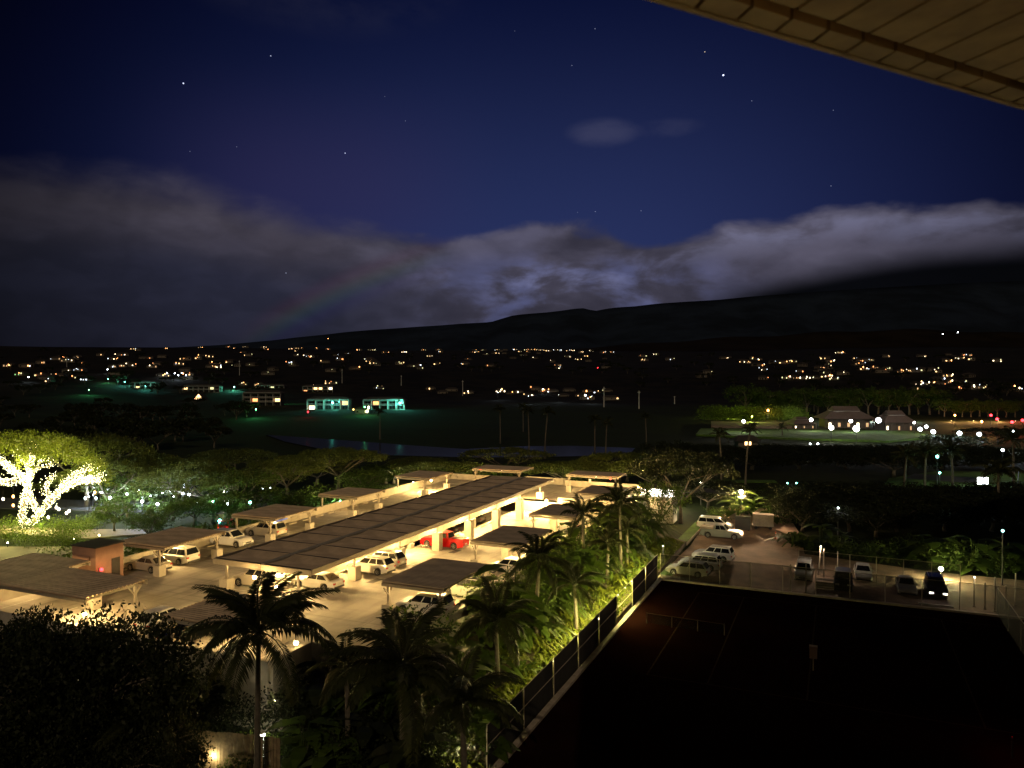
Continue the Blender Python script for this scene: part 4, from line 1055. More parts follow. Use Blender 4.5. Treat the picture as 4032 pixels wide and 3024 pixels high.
# bin, crate, cone beyond the pickup
p = P(2925, 2085, -3.5); r = empty('waste_container', (p.x, p.y, -3.5), .1, 'grey metal waste container with a pale lid by the van', 'container')
MB().box(-1.1, 1.1, -.9, .9, .12, 1.9).build('body', 'paintd', r); MB().box(-1.0, 1.1, -.95, .95, 1.93, 2.02).xf(Matrix.Rotation(-.18, 4, 'X')).build('lid', 'whitewall', r)
for x in (-.8, .8): MB().tube([(x, -.8, .1), (x, .8, .1)], .1, 8).build('wheel', 'black', r)
p = P(3005, 2082, -3.5); r = empty('crate_trailer', (p.x, p.y, -3.5), .08, 'tan boarded crate on a low trailer under the bright lamp', 'trailer'); r.scale = (.74, .74, .78)
for i in range(7): MB().box(-2.0 + i * .57, -2.0 + i * .57 + .54, -1.0, -.95, .75, 2.8 - .01 * (i % 3)).build('plank', 'tarp', r)
MB().box(-1.97, 1.97, -.94, 1.0, .75, 2.75).build('box_body', 'tarp', r); MB().box(-2.1, 2.1, -1.1, 1.1, .62, .74).build('trailer_bed', 'kerb', r)
MB().box(-2.05, 2.05, -1.05, 1.05, 2.802, 2.88).build('lid', 'kerb', r)
for x in (-1.4, 1.4): MB().tube([(x, -1.0, .32), (x, -.75, .32)], .31, 12).build('wheel', 'black', r)
for x in (-2.4,): MB().box(x - .4, x + .3, -.5, .5, .7, .78).build('drawbar', 'kerb', r)
p = P(3054, 2122, -3.5); r = empty('traffic_cone', (p.x, p.y, -3.5), 0, 'tall orange cone at the edge of the shrubs', 'cone')
MB().tube([(0, 0, .04), (0, 0, .5), (0, 0, 1.05)], [.2, .12, .05], 10).build('cone_body', 'orangep', r); MB().box(-.24, .24, -.24, .24, 0, .04).build('base', 'orangep', r)
MB().tube([(0, 0, .55), (0, 0, .72)], [.118, .096], 10, cap=False).build('collar', 'line', r)
# grass strip
tag(MB().prism([(-20.6, 104), (-19.1, 104), (-18.9, 124), (-20.4, 125)], -3.6, -3.3).build('grass_verge', 'grassl'), kind='structure')
tag(MB().prism([(-19.0, 87.4), (-17.6, 87.4), (-17.3, 92.5), (-18.9, 92.8)], -3.6, -3.44).build('grass_verge', 'grassl'), kind='structure')
tag(MB().prism([(-19.05, 104), (-18.9, 104), (-18.7, 124), (-18.9, 124)], -3.6, -3.28).build('kerb', 'kerb'), kind='structure')
# planted slope between garage and court
tag(MB().prism([(-28.3, 41), (-19.0, 41), (-19.0, 104), (-28.3, 104)], -3.7, lambda x, y: -1.2 if x < -25 else -3.05).build('slope_bank', mat('bank_soil', (.07, .055, .03), .95, var=.4, vscale=1)), kind='structure')
# streets and paths on the left, golf path, far road
sheet('side_street', [(-140, 83), (-108, 92), (-84, 100), (-72, 118), (-60, 139), (-35, 148), (-10, 152), (30, 158), (30, 163), (-12, 158), (-38, 154), (-66, 146), (-80, 124), (-92, 108), (-112, 100), (-145, 92)], 'road', -3.47)
sheet('side_street', [(-88, 58), (-72, 62), (-72, 128), (-77, 126), (-84, 96), (-90, 74)], 'road', -3.48)
sheet('garden_path', [(-108, 58), (-92, 61), (-84, 68), (-80, 78), (-83, 80), (-90, 72), (-104, 66)], 'path', -3.46)
sheet('garden_path', [(-125, 69), (-98, 74), (-92, 80), (-94, 83), (-104, 78), (-128, 74)], 'path', -3.45)
sheet('service_road', [(-14, 150), (-2, 152), (60, 158), (60, 166), (-2, 161), (-16, 158)], 'road', -3.43)
sheet('lawn', [(P(px, py, -3.4).x, P(px, py, -3.4).y) for px, py in ((545, 2005), (700, 2012), (690, 1985), (600, 1980))], 'grassl', -3.40)
sheet('lawn', [(P(px, py, -3.4).x, P(px, py, -3.4).y) for px, py in ((2770, 1898), (3060, 1898), (3050, 1890), (2770, 1888))], 'grassl', -3.40)
# garden wall of vertical boards at the bottom left
r = empty('board_fence', (-36.6, 33.2, -3.5), math.atan2(1.5, 6.5), 'tall fence of vertical wooden boards lit warm at the bottom', 'fence')
for i in range(34): MB().box(i * .21, i * .21 + .185, 0, .03 + .01 * (i % 3), .05, 2.3 + random.uniform(-.05, .05)).build('board', 'wood', r)
for z in (.5, 1.8): MB().box(0, 7.1, .045, .09, z, z + .08).build('rail', 'wood', r)
# ------------------------------------------------------------------ vegetation prototypes (meshes shared between copies)
def leafquads(w, c, rad, n_, size, flat=.5, rr=random):
    for _ in range(n_):
        while True:
            q = Vector((rr.uniform(-1, 1), rr.uniform(-1, 1), rr.uniform(-1, 1)))
            if q.length < 1: break
        p = Vector(c) + Vector((q.x * rad, q.y * rad, q.z * rad * flat))
        nn = Vector((rr.gauss(0, 1), rr.gauss(0, 1), rr.gauss(.6, .8))).normalized()
        a = nn.orthogonal().normalized(); a.rotate(Matrix.Rotation(rr.uniform(0, 6.28), 3, nn)); b = nn.cross(a)
        s = size * rr.uniform(.6, 1.3); a = a * s; b = b * s * .55
        w.quad(p - a * .5, p + b * .5, p + a * .5, p - b * .5)
def mesh_of(w, name, m, smooth=False):
    me = bpy.data.meshes.new(name); me.from_pydata(w.v, [], w.f); me.update(); me.materials.append(M[m] if isinstance(m, str) else m)
    if smooth: me.polygons.foreach_set('use_smooth', [True] * len(me.polygons))
    return me
def broad(seed, R=8, H=9, trunk=3.0, flat=.45, clusters=90, per=55, size=.42, cr=1.35, lm='leaf', umbrella=True, lean=0):
    rr = random.Random(seed); tw = MB(); lw = MB()
    nl = rr.choice([4, 5, 6]); tr = .028 * H + .06
    base = Vector((0, 0, 0)); fork = Vector((lean, rr.uniform(-.4, .4), trunk))
    tw.tube([base, fork * .5 + Vector((rr.uniform(-.15, .15), 0, 0)), fork], [tr * 1.25, tr, tr * .95], 8)
    tips = []
    for k in range(nl):
        a = 2 * PI * k / nl + rr.uniform(-.35, .35)
        ra = R * rr.uniform(.45, .62); z = trunk + (H - trunk) * rr.uniform(.5, .68)
        e = Vector((ra * math.cos(a), ra * math.sin(a), z)); mid = fork.lerp(e, .5) + Vector((rr.uniform(-.4, .4), rr.uniform(-.4, .4), -.25 if umbrella else .2))
        tw.tube([fork, mid, e], [tr * .62, tr * .42, tr * .28], 6, cap=False)
        for j in range(4):
            a2 = a + rr.uniform(-.75, .75); r2 = R * rr.uniform(.62, .97)
            zz = trunk + (H - trunk) * (math.sqrt(max(0, 1 - (r2 / R) ** 2)) * .55 + .42)
            e2 = Vector((r2 * math.cos(a2), r2 * math.sin(a2), zz))
            st = mid.lerp(e, rr.uniform(.3, 1))
            tw.tube([st, st.lerp(e2, .5) + Vector((0, 0, .2)), e2], [tr * .24, tr * .16, tr * .07], 5, cap=False); tips.append(e2)
    for k in range(clusters):
        if k < len(tips): c = tips[k]
        else:
            a = rr.uniform(0, 2 * PI); r2 = R * math.sqrt(rr.uniform(0, 1)) * .97
            top_ = math.sqrt(max(0, 1 - (r2 / R) ** 2))
            if umbrella: c = Vector((r2 * math.cos(a), r2 * math.sin(a), trunk + (H - trunk) * (.52 + .46 * top_) + rr.uniform(-.5, .3)))
            else:
                u = rr.uniform(.1, 1); c = Vector((r2 * math.cos(a), r2 * math.sin(a), trunk * .8 + (H - trunk * .8) * (.5 + .5 * top_ * rr.uniform(-.75, 1))))
        leafquads(lw, c, cr * rr.uniform(.65, 1.25), per, size, flat, rr)
    return mesh_of(tw, 'trunk', 'bark', True), mesh_of(lw, 'crown', lm)
def tree(protos, loc, rz, sc, label, group=None, cat='tree', name='broadleaf_tree', crown_mat=None):
    r = empty(name, loc, rz, label, cat, group)
    tm, lm = protos
    if tm: inst('trunk', tm, r, sc=sc)
    inst('crown', lm, r, sc=sc)
    return r
PT_U = [broad(11, 9, 8.5, 2.8, .38, 120, 55, .40, 1.3, 'leafa'), broad(12, 8, 8.0, 2.6, .38, 105, 55, .40, 1.25, 'leafa'), broad(13, 9.5, 9.5, 3.2, .40, 130, 55, .42, 1.35, 'leafa')]
PT_G = [broad(21, 5, 7.5, 2.2, .7, 70, 60, .34, 1.15, 'leaf', False), broad(22, 4.5, 6.5, 1.8, .7, 60, 60, .32, 1.1, 'leaf', False)]
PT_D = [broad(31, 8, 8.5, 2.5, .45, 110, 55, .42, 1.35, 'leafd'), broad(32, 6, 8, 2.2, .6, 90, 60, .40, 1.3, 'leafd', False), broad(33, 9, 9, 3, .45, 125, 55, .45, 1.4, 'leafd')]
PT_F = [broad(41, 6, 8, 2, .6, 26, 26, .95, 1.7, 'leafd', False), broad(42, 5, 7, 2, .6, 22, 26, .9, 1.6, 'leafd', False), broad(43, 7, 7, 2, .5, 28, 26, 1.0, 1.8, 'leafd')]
# palms
def frond_mesh(seed, Ln=3.6, droop=1.6, nl=44, leaf=.75, wdt=.055, up=.9, lm='palm'):
    rr = random.Random(seed); w = MB(); pts = []
    for i in range(13):
        t = i / 12; pts.append(Vector((Ln * t * (1 - .12 * t), rr.uniform(-.02, .02), up * math.sin(t * PI * .62) * 1.0 - droop * t * t * .9)))
    w.tube(pts, [.035 * (1 - i / 14) + .006 for i in range(13)], 4, cap=False)
    for i in range(nl):
        t = .12 + .88 * (i + rr.uniform(-.2, .2)) / nl; f = min(11.99, t * 12); k = int(f); p = pts[k].lerp(pts[k + 1], f - k); d = (pts[k + 1] - pts[k]).normalized()
        ll = leaf * math.sin(min(1, (t + .08)) * PI * .93) ** .5 * rr.uniform(.85, 1.1) if t < .98 else leaf * .3
        for s in (-1, 1):
            side = Vector((0, s, 0)) * .92 + d * .55 + Vector((0, 0, -.30 + rr.uniform(-.22, .10)))
            side.normalize(); tip = p + side * ll + Vector((0, 0, -.25 * ll)); mid = p + side * ll * .55
            w.quad(p, mid + d * wdt, tip, mid - d * wdt)
    return mesh_of(w, 'frond', lm)
FR = [frond_mesh(51), frond_mesh(52, 3.9, 2.2, 46, .8, up=.8), frond_mesh(53, 3.3, .9, 42, .7, up=1.2)]
FRS = [frond_mesh(54, 3.4, 1.8, 20, .8, .09), frond_mesh(55, 3.2, 1.1, 20, .8, .09, up=1.1)]
def palm(loc, h, label, nf=18, sc=1.0, lean=(.4, .2), group=None, near=True, seed=0, tr=.16, name='coconut_palm'):
    rr = random.Random(seed * 17 + 5); r = empty(name, loc, rr.uniform(0, 6), label, 'palm tree', group)
    w = MB(); pts = []; rad = []
    for i in range(9):
        t = i / 8; pts.append((lean[0] * t * t * h * .12, lean[1] * t * t * h * .12, h * t)); rad.append(tr * (1.35 - .5 * t) if i else tr * 1.8)
    w.tube(pts, rad, 8)
    w.build('trunk', 'palmbark', r, smooth=True)
    top_ = Vector(pts[-1])
    MB().ball(tuple(top_ + Vector((0, 0, .05))), tr * 1.6, 7, 5, 1.3).build('crown_shaft', 'palm', r)
    for k in range(nf):
        ring = k / nf; a = k * 2.399 + rr.uniform(-.2, .2)
        pitch_ = lerp(-1.05, .55, ring) + rr.uniform(-.1, .1)
        me = rr.choice(FR if near else FRS)
        inst('frond', me, r, tuple(top_), (rr.uniform(-.35, .35), pitch_, a), sc * rr.uniform(.85, 1.1))
    return r
# shrubs with arching blades, and round bushes
def blades(seed, n_=26, Ln=1.5, wd=.10, m='leafy', h=.9):
    rr = random.Random(seed); w = MB()
    for k in range(n_):
        a = rr.uniform(0, 2 * PI); l = Ln * rr.uniform(.6, 1.15); hh = h * rr.uniform(.6, 1.2); d = Vector((math.cos(a), math.sin(a), 0)); s = Vector((-d.y, d.x, 0)) * wd
        o_ = Vector((rr.uniform(-.3, .3), rr.uniform(-.3, .3), 0)); pr = None
        for j in range(6):
            t = j / 5; p = o_ + d * l * t + Vector((0, 0, hh * 2.3 * t * (1.15 - t)))
            ww = s * (math.sin(min(1, t + .12) * PI * .9) + .08); cur = (p - ww, p + ww)
            if pr: w.quad(pr[0], pr[1], cur[1], cur[0])
            pr = cur
    return mesh_of(w, 'leaves', m)
def bush(seed, R=1.4, H=1.5, m='leaf', n_=14, per=60, size=.17):
    rr = random.Random(seed); w = MB()
    for k in range(n_):
        a = rr.uniform(0, 2 * PI); r2 = R * math.sqrt(rr.uniform(0, 1)) * .75
        leafquads(w, (r2 * math.cos(a), r2 * math.sin(a), H * rr.uniform(.25, .8)), R * .45, per, size, .8, rr)
    return mesh_of(w, 'foliage', m)
def leafplant(seed, n_=16, m='leaf', Ln=1.1, wd=.28, h=1.6):
    rr = random.Random(seed); w = MB(); 
    for k in range(n_):
        a = rr.uniform(0, 2 * PI); z0 = rr.uniform(.3, h); d = Vector((math.cos(a), math.sin(a), 0)); s = Vector((-d.y, d.x, 0)); pr = None
        w.beam((0, 0, 0), tuple(d * .2 + Vector((0, 0, z0))), .03)
        for j in range(5):
            t = j / 4; p = d * (.2 + Ln * t) + Vector((0, 0, z0 + .5 * t - .75 * t * t)); ww = s * wd * math.sin((t * .92 + .05) * PI)
            cur = (p - ww, p + ww)
            if pr: w.quad(pr[0], pr[1], cur[1], cur[0])
            pr = cur
    return mesh_of(w, 'leaves', m)
BL = [blades(61), blades(62, 22, 1.8), blades(63, 30, 1.3, .08)]
BLD = [blades(64, 26, 1.6, .11, 'leaf'), blades(65, 22, 1.9, .12, 'leaf')]
BU = [bush(71), bush(72, 1.8, 1.9), bush(73, 1.1, 1.2)]
BUD = [bush(74, 2.0, 2.4, 'leafd', 20), bush(75, 1.6, 2.0, 'leafd', 16)]
BUB = [bush(76, 2.2, 1.8, 'leafb', 24), bush(77, 1.6, 1.3, 'leafb', 16)]
LP = [leafplant(81), leafplant(82, 20, 'leaf', 1.4, .34, 2.0), leafplant(83, 14, 'leafd', 1.5, .36, 2.4)]

# --- trees behind and beside the garage
spots = [  # px, py of the crown centre, depth, proto set, index, scale, label
 (560, 1850, 135, 'U', 0, 1.0, 'spreading tree over the treed street, right of the fairy-light tree'),
 (720, 1870, 132, 'U', 1, 1.0, 'spreading tree with pale trunk above the green grass island'),
 (930, 1820, 150, 'U', 2, 1.0, 'broad flat-topped tree behind the twin white globe lamp'),
 (1130, 1850, 140, 'U', 1, .95, 'olive spreading tree behind the second left carport'),
 (1330, 1815, 152, 'U', 0, 1.05, 'wide spreading tree behind the third left carport'),
 (1520, 1850, 160, 'G', 0, 1.15, 'green round tree left of the far left carport'),
 (1650, 1840, 168, 'U', 1, .9, 'low spreading tree just left of the back wall'),
 (1760, 1850, 160, 'G', 1, 1.1, 'small green tree behind the gap in the back wall'),
 (1990, 1800, 172, 'U', 2, 1.15, 'tallest dome-shaped tree with bare pale limbs behind the far middle carport'),
 (2190, 1850, 165, 'G', 0, 1.0, 'bright green tree right of the dome-shaped tree'),
 (2290, 1845, 158, 'U', 1, .8, 'low bright tree behind the back wall, between far carports'),
 (2440, 1820, 160, 'U', 0, 1.0, 'grey-olive tree behind the ribbed far carport'),
 (2560, 1850, 148, 'U', 2, .85, 'grey-olive tree behind the lit white booth'),
 (1000, 1960, 128, 'G', 0, 1.1, 'dense round tree between the first two left carports'),
 (1190, 1965, 124, 'G', 1, 1.3, 'dark dense tree behind the second left carport roof'),
 (840, 1985, 118, 'G', 0, .9, 'small tree with mossy crown near the teal-lit pickup'),
 (420, 1880, 126, 'U', 1, .95, 'tree touching the right edge of the fairy-light tree'),
 (640, 2020, 112, 'G', 1, .7, 'small street tree in front of the bright white lamps'),
]
spots += [(500, 1990, 122, 'G', 0, .85, 'leafy street tree left of the brightest white lamp'), (680, 1985, 120, 'G', 1, .8, 'leafy tree before the grass island'), (770, 2010, 116, 'G', 0, .85, 'round tree right of the grass island'), (900, 2000, 124, 'G', 1, 1.0, 'bushy tree behind the teal-lit pickup'),
 (960, 2035, 110, 'G', 0, .55, 'small tree behind the big white SUV'), (580, 2060, 106, 'G', 1, .6, 'small tree behind the stair tower'), (450, 2040, 112, 'G', 0, .6, 'small forked tree left of the stair tower'), (1080, 1900, 146, 'U', 0, .9, 'tree beside the twin globe lamp'), (340, 1800, 132, 'U', 2, 1.1, 'tree behind the crown of the fairy-light tree'), (1430, 1880, 146, 'G', 1, 1.1, 'round tree behind the left wall, past the third left carport')]
rq = random.Random(12)
for k in range(15):
    px_ = 380 + k * 150 + rq.uniform(-40, 40)
    spots.append((px_, (1905 if px_ < 1000 else 1868) + rq.uniform(-15, 15), (134 if px_ < 1000 else 158) + rq.uniform(-8, 8), 'G' if k % 3 else 'U', k, rq.uniform(1.0, 1.3), 'leafy tree in the belt behind the garage'))
SETS = {'U': PT_U, 'G': PT_G, 'D': PT_D}
def place_tree(px, py, dep, st_, ix, sc, lb, hfac=.72, zg=-3.5):
    p = PD(px, py, dep); pr = SETS[st_][ix % len(SETS[st_])]
    hgt = {'U': (8.5, 8.0, 9.5), 'G': (7.5, 6.5, 7), 'D': (8.5, 8, 9)}[st_][ix % 3]
    zs = max(.55, (p.z - zg) / (hgt * hfac))
    return tree(pr, (p.x, p.y, zg), random.uniform(0, 6.28), (sc, sc, zs), lb)
for s in spots: place_tree(*s)
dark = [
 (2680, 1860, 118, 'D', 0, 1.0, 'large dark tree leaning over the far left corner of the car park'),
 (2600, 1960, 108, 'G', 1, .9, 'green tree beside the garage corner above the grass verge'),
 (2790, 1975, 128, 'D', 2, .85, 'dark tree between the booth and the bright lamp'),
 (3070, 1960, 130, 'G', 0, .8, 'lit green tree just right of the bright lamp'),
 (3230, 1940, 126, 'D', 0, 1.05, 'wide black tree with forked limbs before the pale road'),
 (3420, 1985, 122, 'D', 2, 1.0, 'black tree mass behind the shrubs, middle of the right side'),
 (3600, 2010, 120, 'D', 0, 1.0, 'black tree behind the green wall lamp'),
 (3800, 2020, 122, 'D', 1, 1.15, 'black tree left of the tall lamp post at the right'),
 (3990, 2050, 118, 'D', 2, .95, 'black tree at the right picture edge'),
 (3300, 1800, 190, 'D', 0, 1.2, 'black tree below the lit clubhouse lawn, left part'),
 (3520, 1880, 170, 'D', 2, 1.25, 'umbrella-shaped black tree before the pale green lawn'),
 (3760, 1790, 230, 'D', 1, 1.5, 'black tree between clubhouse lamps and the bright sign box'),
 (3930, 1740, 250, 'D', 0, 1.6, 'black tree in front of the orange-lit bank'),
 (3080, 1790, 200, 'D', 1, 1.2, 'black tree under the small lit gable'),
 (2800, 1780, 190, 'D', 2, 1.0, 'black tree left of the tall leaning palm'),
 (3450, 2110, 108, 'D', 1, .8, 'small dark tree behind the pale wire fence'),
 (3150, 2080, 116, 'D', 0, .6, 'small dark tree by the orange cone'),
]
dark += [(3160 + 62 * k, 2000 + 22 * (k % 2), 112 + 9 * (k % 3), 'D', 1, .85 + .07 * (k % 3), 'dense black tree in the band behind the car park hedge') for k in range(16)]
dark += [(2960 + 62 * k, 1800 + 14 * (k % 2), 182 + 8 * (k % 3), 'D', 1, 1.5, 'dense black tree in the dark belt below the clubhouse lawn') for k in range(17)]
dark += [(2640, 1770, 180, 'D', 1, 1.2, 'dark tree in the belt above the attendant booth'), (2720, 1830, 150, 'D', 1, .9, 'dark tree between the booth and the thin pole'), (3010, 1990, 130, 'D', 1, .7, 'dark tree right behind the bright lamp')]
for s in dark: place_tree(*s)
# mid-distance golf course trees, dark
rng = random.Random(99)
gtr = []
for k in range(60):
    px = rng.uniform(-100, 2700); py = rng.uniform(1600, 1760) if px > 900 else rng.uniform(1600, 1800)
    p = P(px, py, -3.5)
    if inpoly(p.x, p.y, POND) or (1000 < px < 2500 and 1660 < py < 1790) or (px > 850 and 1575 < py): continue
    z = gz(p.x, p.y); sc = rng.uniform(.8, 1.25); pr = PT_F[rng.randrange(3)]
    tree(pr, (p.x, p.y, z - .1), rng.uniform(0, 6), sc, 'dark rounded tree on the unlit golf course', 'dark trees on the golf course')
rz_ = random.Random(17)
for k in range(34):
    px = rz_.uniform(-60, 1020); py = rz_.uniform(1625, 1715); p = P(px, py, -3.5)
    if inpoly(p.x, p.y, POND): continue
    tree(PT_F[k % 3], (p.x, p.y, gz(p.x, p.y) - .1), rz_.uniform(0, 6), rz_.uniform(.7, 1.05), 'black rounded tree on the near golf course', 'black trees on the near golf course')
# lone palms on the golf course (px of trunk, base py, top py, label)
gp = [(2083, 1785, 1615, 'tall thin palm behind the garage, left one of the close pair'), (2145, 1805, 1620, 'taller leaning palm of the close pair behind the garage'), (2342, 1785, 1650, 'thin palm right of the pair on the fairway'),
      (2385, 1790, 1665, 'palm beside the pale bare shrub on the fairway'), (1970, 1745, 1610, 'faint palm left of the close pair'), (1496, 1730, 1620, 'lone thin palm standing before the pond on the left'), (2060, 1700, 1600, 'small distant palm on the fairway'),
      (2935, 1920, 1690, 'tall leaning wind-swept palm under the small lit gable'), (2840, 1925, 1710, 'dark palm left of the wind-swept palm'), (3205, 1620, 1545, 'small palm behind the clubhouse lawn'), (3080, 1720, 1680, 'small dark palm on the clubhouse lawn'),
      (2545, 1760, 1640, 'faint palm at the right end of the fairway'), (555, 1690, 1610, 'thin dark palm at the left, above the fairy-light tree')]
for k, (px, yb, yt, lb) in enumerate(gp):
    p = P(px, yb, -3.5); dep = (p - CAM).dot(Fv); h = (yb - yt) / FPX * dep
    palm((p.x, p.y, min(-3.5, gz(p.x, p.y)) - .1), h, lb, 13, .8, (.6 if 'lean' in lb else .25, .2), near=False, seed=k, tr=.17, name='tall_palm')
for k, (px, py, dep, h, lb) in enumerate(((3930, 2010, 118, 8.0, 'bushy palm silhouetted against the pale lawn at the right edge'), (3990, 1960, 150, 10, 'tall palm at the far right behind the bushy one'), (3560, 2010, 150, 7, 'first of the dark palms before the lit service road'), (3640, 2015, 152, 7.4, 'second dark palm before the lit service road'), (3750, 2010, 154, 7.2, 'dark palm left of the bright sign box'))):
    p = PD(px, py, dep); palm((p.x, p.y, -3.5), h, lb, 16, 1.15, near=False, seed=30 + k, tr=.2)
# near palms (crown centre px, depth)
np_ = [(1010, 2490, 43, 28, 1.22, 'dark feathery palm in front of the long carport, lower left', .2), (1585, 2640, 42, 22, 1.2, 'black big palm in the bottom middle before the garage corner', .1), (2110, 2200, 63, 19, .85, 'palm with sunken lit fronds over the third right carport', .3),
       (2445, 1985, 86, 17, .95, 'tall slim palm in front of the last right carport', .15), (2300, 2030, 80, 15, .85, 'wind-bent palm beside the red sedan', .5), (1960, 2450, 54, 18, 1.0, 'dark low palm beside the pale off-roader', .2), (2270, 2300, 66, 18, .78, 'dark drooping palm over the right deck edge', .3),
       (1830, 2760, 41, 18, 1.0, 'black low palm at the foot of the planted slope', .3), (2390, 2140, 80, 16, .72, 'palm with drooping skirt at the top of the planted slope', .2),
       (1370, 2620, 45, 14, .7, 'small spiky palm at the parapet corner', .1), (1545, 2490, 50, 12, .45, 'young palm sprouting in front of the white SUV', .1), (2470, 2090, 88, 15, .85, 'palm half hidden at the far end of the planted slope', .3), (560, 2850, 39, 16, .8, 'black palm left of the board fence', .2)]
for k, (px, py, dep, nf, sc, lb, ln) in enumerate(np_):
    p = PD(px, py, dep); palm((p.x, p.y, -3.6), p.z + 3.6, lb, nf, sc * 1.08, (ln, .1), None, True, 60 + k, .15)
# big black broadleaf tree at the lower left
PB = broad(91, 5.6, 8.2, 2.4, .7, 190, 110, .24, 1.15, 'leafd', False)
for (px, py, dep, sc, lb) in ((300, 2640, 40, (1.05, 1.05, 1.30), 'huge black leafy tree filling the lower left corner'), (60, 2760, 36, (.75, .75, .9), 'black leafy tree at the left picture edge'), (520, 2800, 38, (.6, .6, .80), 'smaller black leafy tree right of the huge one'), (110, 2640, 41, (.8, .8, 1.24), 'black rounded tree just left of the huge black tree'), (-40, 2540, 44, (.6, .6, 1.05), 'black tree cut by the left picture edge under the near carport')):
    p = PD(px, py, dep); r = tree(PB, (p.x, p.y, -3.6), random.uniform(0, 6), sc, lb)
# dark shrubs filling the bottom, and plants along the garage foot
rg = random.Random(5)
for k in range(95):
    px = rg.uniform(150, 2150); py = rg.uniform(2560, 3150)
    lim = 2500 + max(0, (px - 1500)) * .0
    p = P(px, py, -3.5)
    if p.x > -19.5 or (p.x < -33 and p.y > 38.6) or p.y > 42.5 or (1180 > px > 600 and py > 2780): continue
    pool = [BUD[0], BUD[1], LP[2], BLD[0], LP[1]]
    me = pool[k % 5]
    r = empty('garden_shrub', (p.x, p.y, -3.6), rg.uniform(0, 6), 'dark garden shrub in the black foreground planting', 'shrub', 'dark shrubs in the foreground garden')
    inst('foliage', me, r, sc=rg.uniform(.9, 1.6))
def bankz(x): return -3.05 if x > -20 else lerp(-3.05, -1.2, min(1, (-19 - x) / 9.3))
for k in range(170):
    y = 41.5 + 60 * rg.random(); x = -20.6 - 7.3 * rg.random()
    me = rg.choice(BL + BLD[:1] if x > -23.5 else [LP[0], LP[1], BLD[0], BLD[1], BU[1]])
    lb = 'arching yellow-green plant on the lit slope' if x > -23.5 else 'tall green plant against the garage side above the slope'
    gr = 'arching plants on the lit slope' if x > -23.5 else 'tall plants against the garage side'
    r = empty('slope_plant', (x, y, bankz(x)), rg.uniform(0, 6), lb, 'plant', gr)
    inst('leaves', me, r, sc=rg.uniform(.75, 1.25) if x > -23.5 else rg.uniform(1.5, 2.5))
w = MB()
for k in range(14000):
    y = rg.uniform(41, 103); x = -19.05 - 2.6 * rg.random() ** .8
    leafquads(w, (x, y, bankz(x) + rg.uniform(.03, .28)), .05, 1, .26, .4, rg)
tag(w.build('ground_cover_leaves', 'leafy'), kind='stuff')
# hedge behind the car park, arching leaves
for k in range(46):
    t = k / 45; x = lerp(-5.5, 34, t); y = lerp(106.8, 102.8, min(1, t * 2.2)) + rg.uniform(0, 2.6)
    if x < -3.5: y += 1
    r = empty('hedge_shrub', (x, y, -3.55), rg.uniform(0, 6), 'dark leafy shrub in the car park hedge', 'shrub', 'hedge behind the lower car park')
    inst('foliage', rg.choice([LP[0], LP[1], BLD[0], BLD[1], BU[1]]), r, sc=rg.uniform(1.2, 2.1))
for (px, py, sc, me, lb) in ((2905, 2040, 2.2, LP[1], 'lit leafy shrub right under the bright lamp'), (2960, 2030, 2.0, LP[0], 'lit shrub behind the grey container'), (3040, 2050, 1.9, LP[1], 'shrub behind the tan crate'), (3090, 2060, 1.8, BU[1], 'shrub beside the orange cone'),
                         (2830, 2050, 1.6, BU[0], 'round shrub at the end of the grass verge'), (3690, 2290, 1.9, LP[1], 'glowing shrub under the green wall lamp'), (3730, 2280, 2.0, LP[0], 'shrub just right of the green wall lamp'), (3650, 2280, 1.7, BU[1], 'shrub just left of the green wall lamp'),
                         (1010, 3010, 1.1, BUB[1], 'bright green shrub beside the glowing garden lamp'), (940, 3040, .9, BU[0], 'small lit bush before the board fence'), (1090, 2990, .9, BUB[1], 'bright bush right of the glowing garden lamp'),
                         (1800, 3020, 1.2, BL[0], 'lit yellow-green plant at the bottom middle'), (1720, 3060, 1.1, BUB[1], 'lit ground shrub at the bottom middle'), (1850, 2960, 1.1, BL[2], 'lit arching plant above the bottom middle')):
    p = P(px, py, -3.5)
    if 3600 < px < 3800: p.y += 6.5; p.x += .5
    r = empty('lit_shrub', (p.x, p.y, -3.55), random.uniform(0, 6), lb, 'shrub'); inst('foliage', me, r, sc=sc)
# left garden: bright shrub bed under the fairy-light tree, bushes along the street
for k, (px, py, sc) in enumerate(((170, 2120, 1.5), (240, 2130, 1.4), (310, 2110, 1.3), (120, 2150, 1.3), (220, 2165, 1.2), (60, 2130, 1.2), (340, 2085, 1.1), (280, 2155, 1.1), (20, 2110, 1.3))):
    p = P(px, py, -3.5); r = empty('bright_bush', (p.x, p.y, -3.55), k, 'bright bush in the bed under the fairy-light tree', 'bush', 'bushes under the fairy-light tree'); inst('foliage', BUB[k % 2], r, sc=sc)
for k in range(90):
    x = rg.uniform(-82, -69.3); y = rg.uniform(56, 122)
    if -84 < x < -75 and 82 < y < 96: continue
    r = empty('roadside_bush', (x, y, -3.55), rg.uniform(0, 6), 'green bush between garage wall and side street', 'bush', 'bushes along the left side of the garage')
    inst('foliage', rg.choice(BU + [BUB[1]]), r, sc=rg.uniform(1.3, 2.3))
for (px, py) in ((395, 2150), (330, 2010), (1280, 1905), (1420, 1880)): pass

